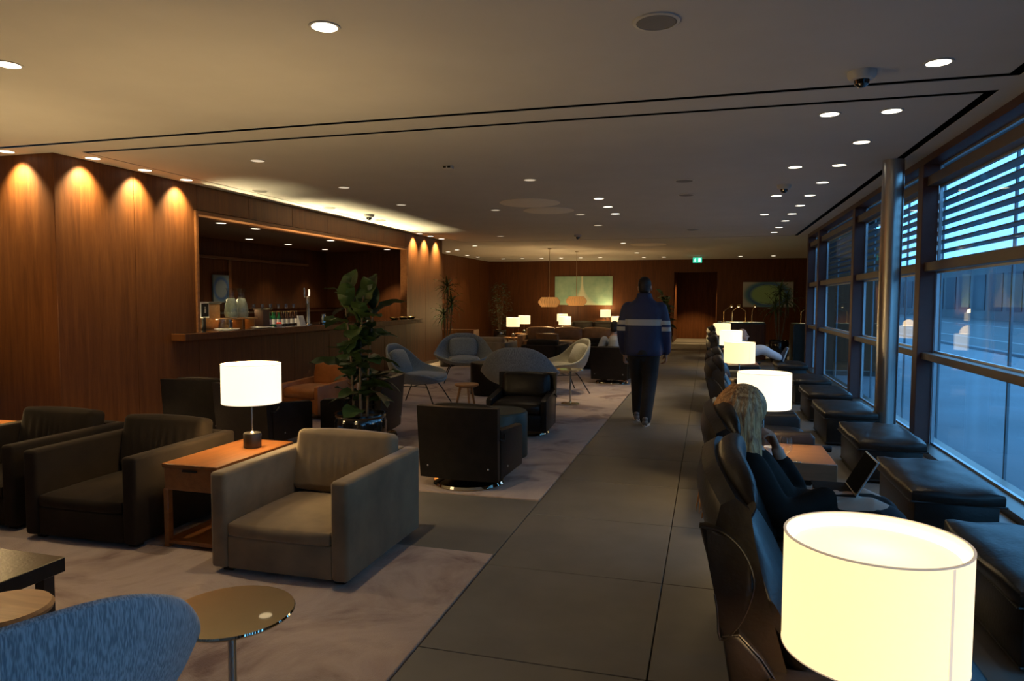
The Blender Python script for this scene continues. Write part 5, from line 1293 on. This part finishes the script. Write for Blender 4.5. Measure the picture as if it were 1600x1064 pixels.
# --- small things on the woman's table
t = thing('wine_glass', 'short stemmed clear glass on the woman\'s wooden table', 'glass', (0.545, 5.18, RT))
q = new_bm(); lathe(q, [(0.001, 0.0), (0.034, 0.0), (0.03, 0.004), (0.006, 0.008), (0.005, 0.028), (0.03, 0.045), (0.044, 0.075), (0.042, 0.11), (0.036, 0.15), (0.0345, 0.15), (0.040, 0.11), (0.042, 0.075), (0.028, 0.048), (0.001, 0.036)], 32, cap=False); obj('bowl', q, 'clear_glass', t)
t = thing('coffee_cup', 'white cup with handle on a saucer beside the clear glass', 'cup', (0.44, 5.21, RT))
q = new_bm(); lathe(q, [(0.001, 0.0), (0.045, 0.0), (0.072, 0.012), (0.07, 0.014), (0.04, 0.005), (0.001, 0.005)], 32, cap=False); obj('saucer', q, 'ceramic', t)
q = new_bm(); lathe(q, [(0.001, 0.006), (0.024, 0.006), (0.036, 0.03), (0.040, 0.07), (0.0375, 0.07), (0.033, 0.032), (0.001, 0.012)], 28, cap=False); obj('cup', q, 'ceramic', t)
q = new_bm(); tube(q, arc_pts([(0.037, 0, 0.06), (0.062, 0, 0.058), (0.06, 0, 0.03), (0.035, 0, 0.022)], 5), 0.0045, 8); obj('handle', q, 'ceramic', t)
q = new_bm(); tube(q, arc_pts([(0, 0, 0.004), (0.05, -0.01, 0.004), (0.10, 0.0, 0.004)], 4), [0.004] * 9, 8); sphere(q, (0.115, 0.002, 0.004), (0.018, 0.011, 0.004), 12, 8)
tag(obj('teaspoon', q, 'steel', None, True, (0.50, 5.06, RT)), 'silver teaspoon lying in front of the clear glass', 'spoon')

# --- man reclining by the windows, feet on an ottoman (+X)
p = thing('person', 'man in white trousers reclining with his feet up on an ottoman', 'person', (0.0, 14.0, 0.0), 0.0)
hm = frame((0.655, 0, 0.755), (1, 0.05, 0.10), (-0.1, 0, 1))
b = new_bm(); merge(b, head_bm(1.0), hm)
limb(b, [(0.60, 0, 0.72), (0.58, 0, 0.58), (0.62, 0, 0.47)], [(0.14, 0.09), (0.15, 0.10), (0.15, 0.11)])
for s_ in (-1, 1):
    w_ = (0.88, s_ * 0.08, 0.58); limb(b, [(0.60, s_ * 0.17, 0.69), (0.70, s_ * 0.21, 0.50), w_], [0.052, 0.042, 0.03]); merge(b, hand_bm(s_, 0.6), frame(w_, (1, -s_ * 0.5, -0.1), (0, 0, 1)))
for s_ in (-1, 1): limb(b, [(0.64, s_ * 0.10, 0.48), (1.00, s_ * 0.09, 0.59), (1.34, s_ * 0.08, 0.455)], [0.07, 0.05, 0.036])
remesh('body', b, 0.0075, 'skin', p, 3); eyes(p, hm)
b = new_bm(); limb(b, [(0.61, 0, 0.735), (0.59, 0, 0.60), (0.64, 0, 0.47)], [(0.17, 0.10), (0.18, 0.125), (0.18, 0.13)], 20)
for s_ in (-1, 1): limb(b, [(0.60, s_ * 0.17, 0.70), (0.70, s_ * 0.215, 0.51), (0.84, s_ * 0.10, 0.575)], [0.07, 0.06, 0.046])
remesh('shirt', b, 0.013, 'shirt_grey', p, 4)
b = new_bm()
for s_ in (-1, 1): limb(b, [(0.64, s_ * 0.10, 0.48), (0.82, s_ * 0.10, 0.56), (1.01, s_ * 0.095, 0.60), (1.16, s_ * 0.09, 0.53), (1.31, s_ * 0.08, 0.465)], [0.110, 0.100, 0.092, 0.078, 0.066])
remesh('trousers', b, 0.013, 'trousers_white', p, 4)
for s_ in (-1, 1): add_shoe(p, Matrix.Translation((1.40, s_ * 0.085, 0.465)) @ Matrix.Rotation(-PI / 2, 4, 'Z') @ Matrix.Rotation(1.25, 4, 'X'), 'shoe_navy')
b = new_bm(); sphere(b, (0, -0.035, 0.150), (0.080, 0.082, 0.085), 22, 14); rot(b, hm); remesh('hair', b, 0.009, 'hair_grey', p, 3)

# --- man sitting in the far tub chair with his back to the viewer (+Y)
p = thing('person', 'man in a grey shirt sitting in a black tub chair beyond the cream-lit chair', 'person', (-1.66, 12.90, 0.0), 0.25)
hm = frame((0.0, 0.02, 0.90), (0.3, 1, -0.2), (0, 0, 1))
b = new_bm(); merge(b, head_bm(1.0), hm)
limb(b, [(0, 0, 0.84), (0, -0.04, 0.62), (0, 0, 0.50)], [(0.14, 0.09), (0.15, 0.10), (0.15, 0.11)])
for s_ in (-1, 1):
    w_ = (s_ * 0.20, 0.28, 0.56); limb(b, [(s_ * 0.17, 0, 0.81), (s_ * 0.26, 0.02, 0.56), w_], [0.052, 0.042, 0.03]); merge(b, hand_bm(-s_, 0.6), frame(w_, (-s_ * 0.4, 1, -0.1), (0, 0, 1)))
    limb(b, [(s_ * 0.09, 0.02, 0.50), (s_ * 0.11, 0.44, 0.50), (s_ * 0.11, 0.50, 0.10)], [0.075, 0.052, 0.036])
remesh('body', b, 0.0075, 'skin', p, 3); eyes(p, hm)
b = new_bm(); limb(b, [(0, 0, 0.855), (0, -0.02, 0.78), (0, -0.04, 0.62), (0, 0, 0.49)], [(0.12, 0.08), (0.20, 0.11), (0.20, 0.125), (0.19, 0.125)], 20)
for s_ in (-1, 1): limb(b, [(s_ * 0.18, 0, 0.80), (s_ * 0.27, 0.02, 0.57), (s_ * 0.21, 0.22, 0.56)], [0.074, 0.062, 0.048])
remesh('shirt', b, 0.013, 'shirt_grey', p, 4)
b = new_bm()
for s_ in (-1, 1): limb(b, [(s_ * 0.09, 0.02, 0.505), (s_ * 0.11, 0.44, 0.505), (s_ * 0.11, 0.50, 0.10)], [0.105, 0.08, 0.062])
remesh('trousers', b, 0.013, 'trousers_black', p, 4)
for s_ in (-1, 1): add_shoe(p, Matrix.Translation((s_ * 0.11, 0.50, 0.014)), 'shoe_grey')
b = new_bm(); sphere(b, (0, -0.018, 0.158), (0.083, 0.098, 0.095), 22, 14); sphere(b, (0, -0.05, 0.09), (0.068, 0.06, 0.06), 16, 12); rot(b, hm); remesh('hair', b, 0.009, 'hair_dark', p, 3)
spot('corridor_beam', (-0.55, 27.4, 2.9), 90, 85, WARM, 0.4, 0.04)
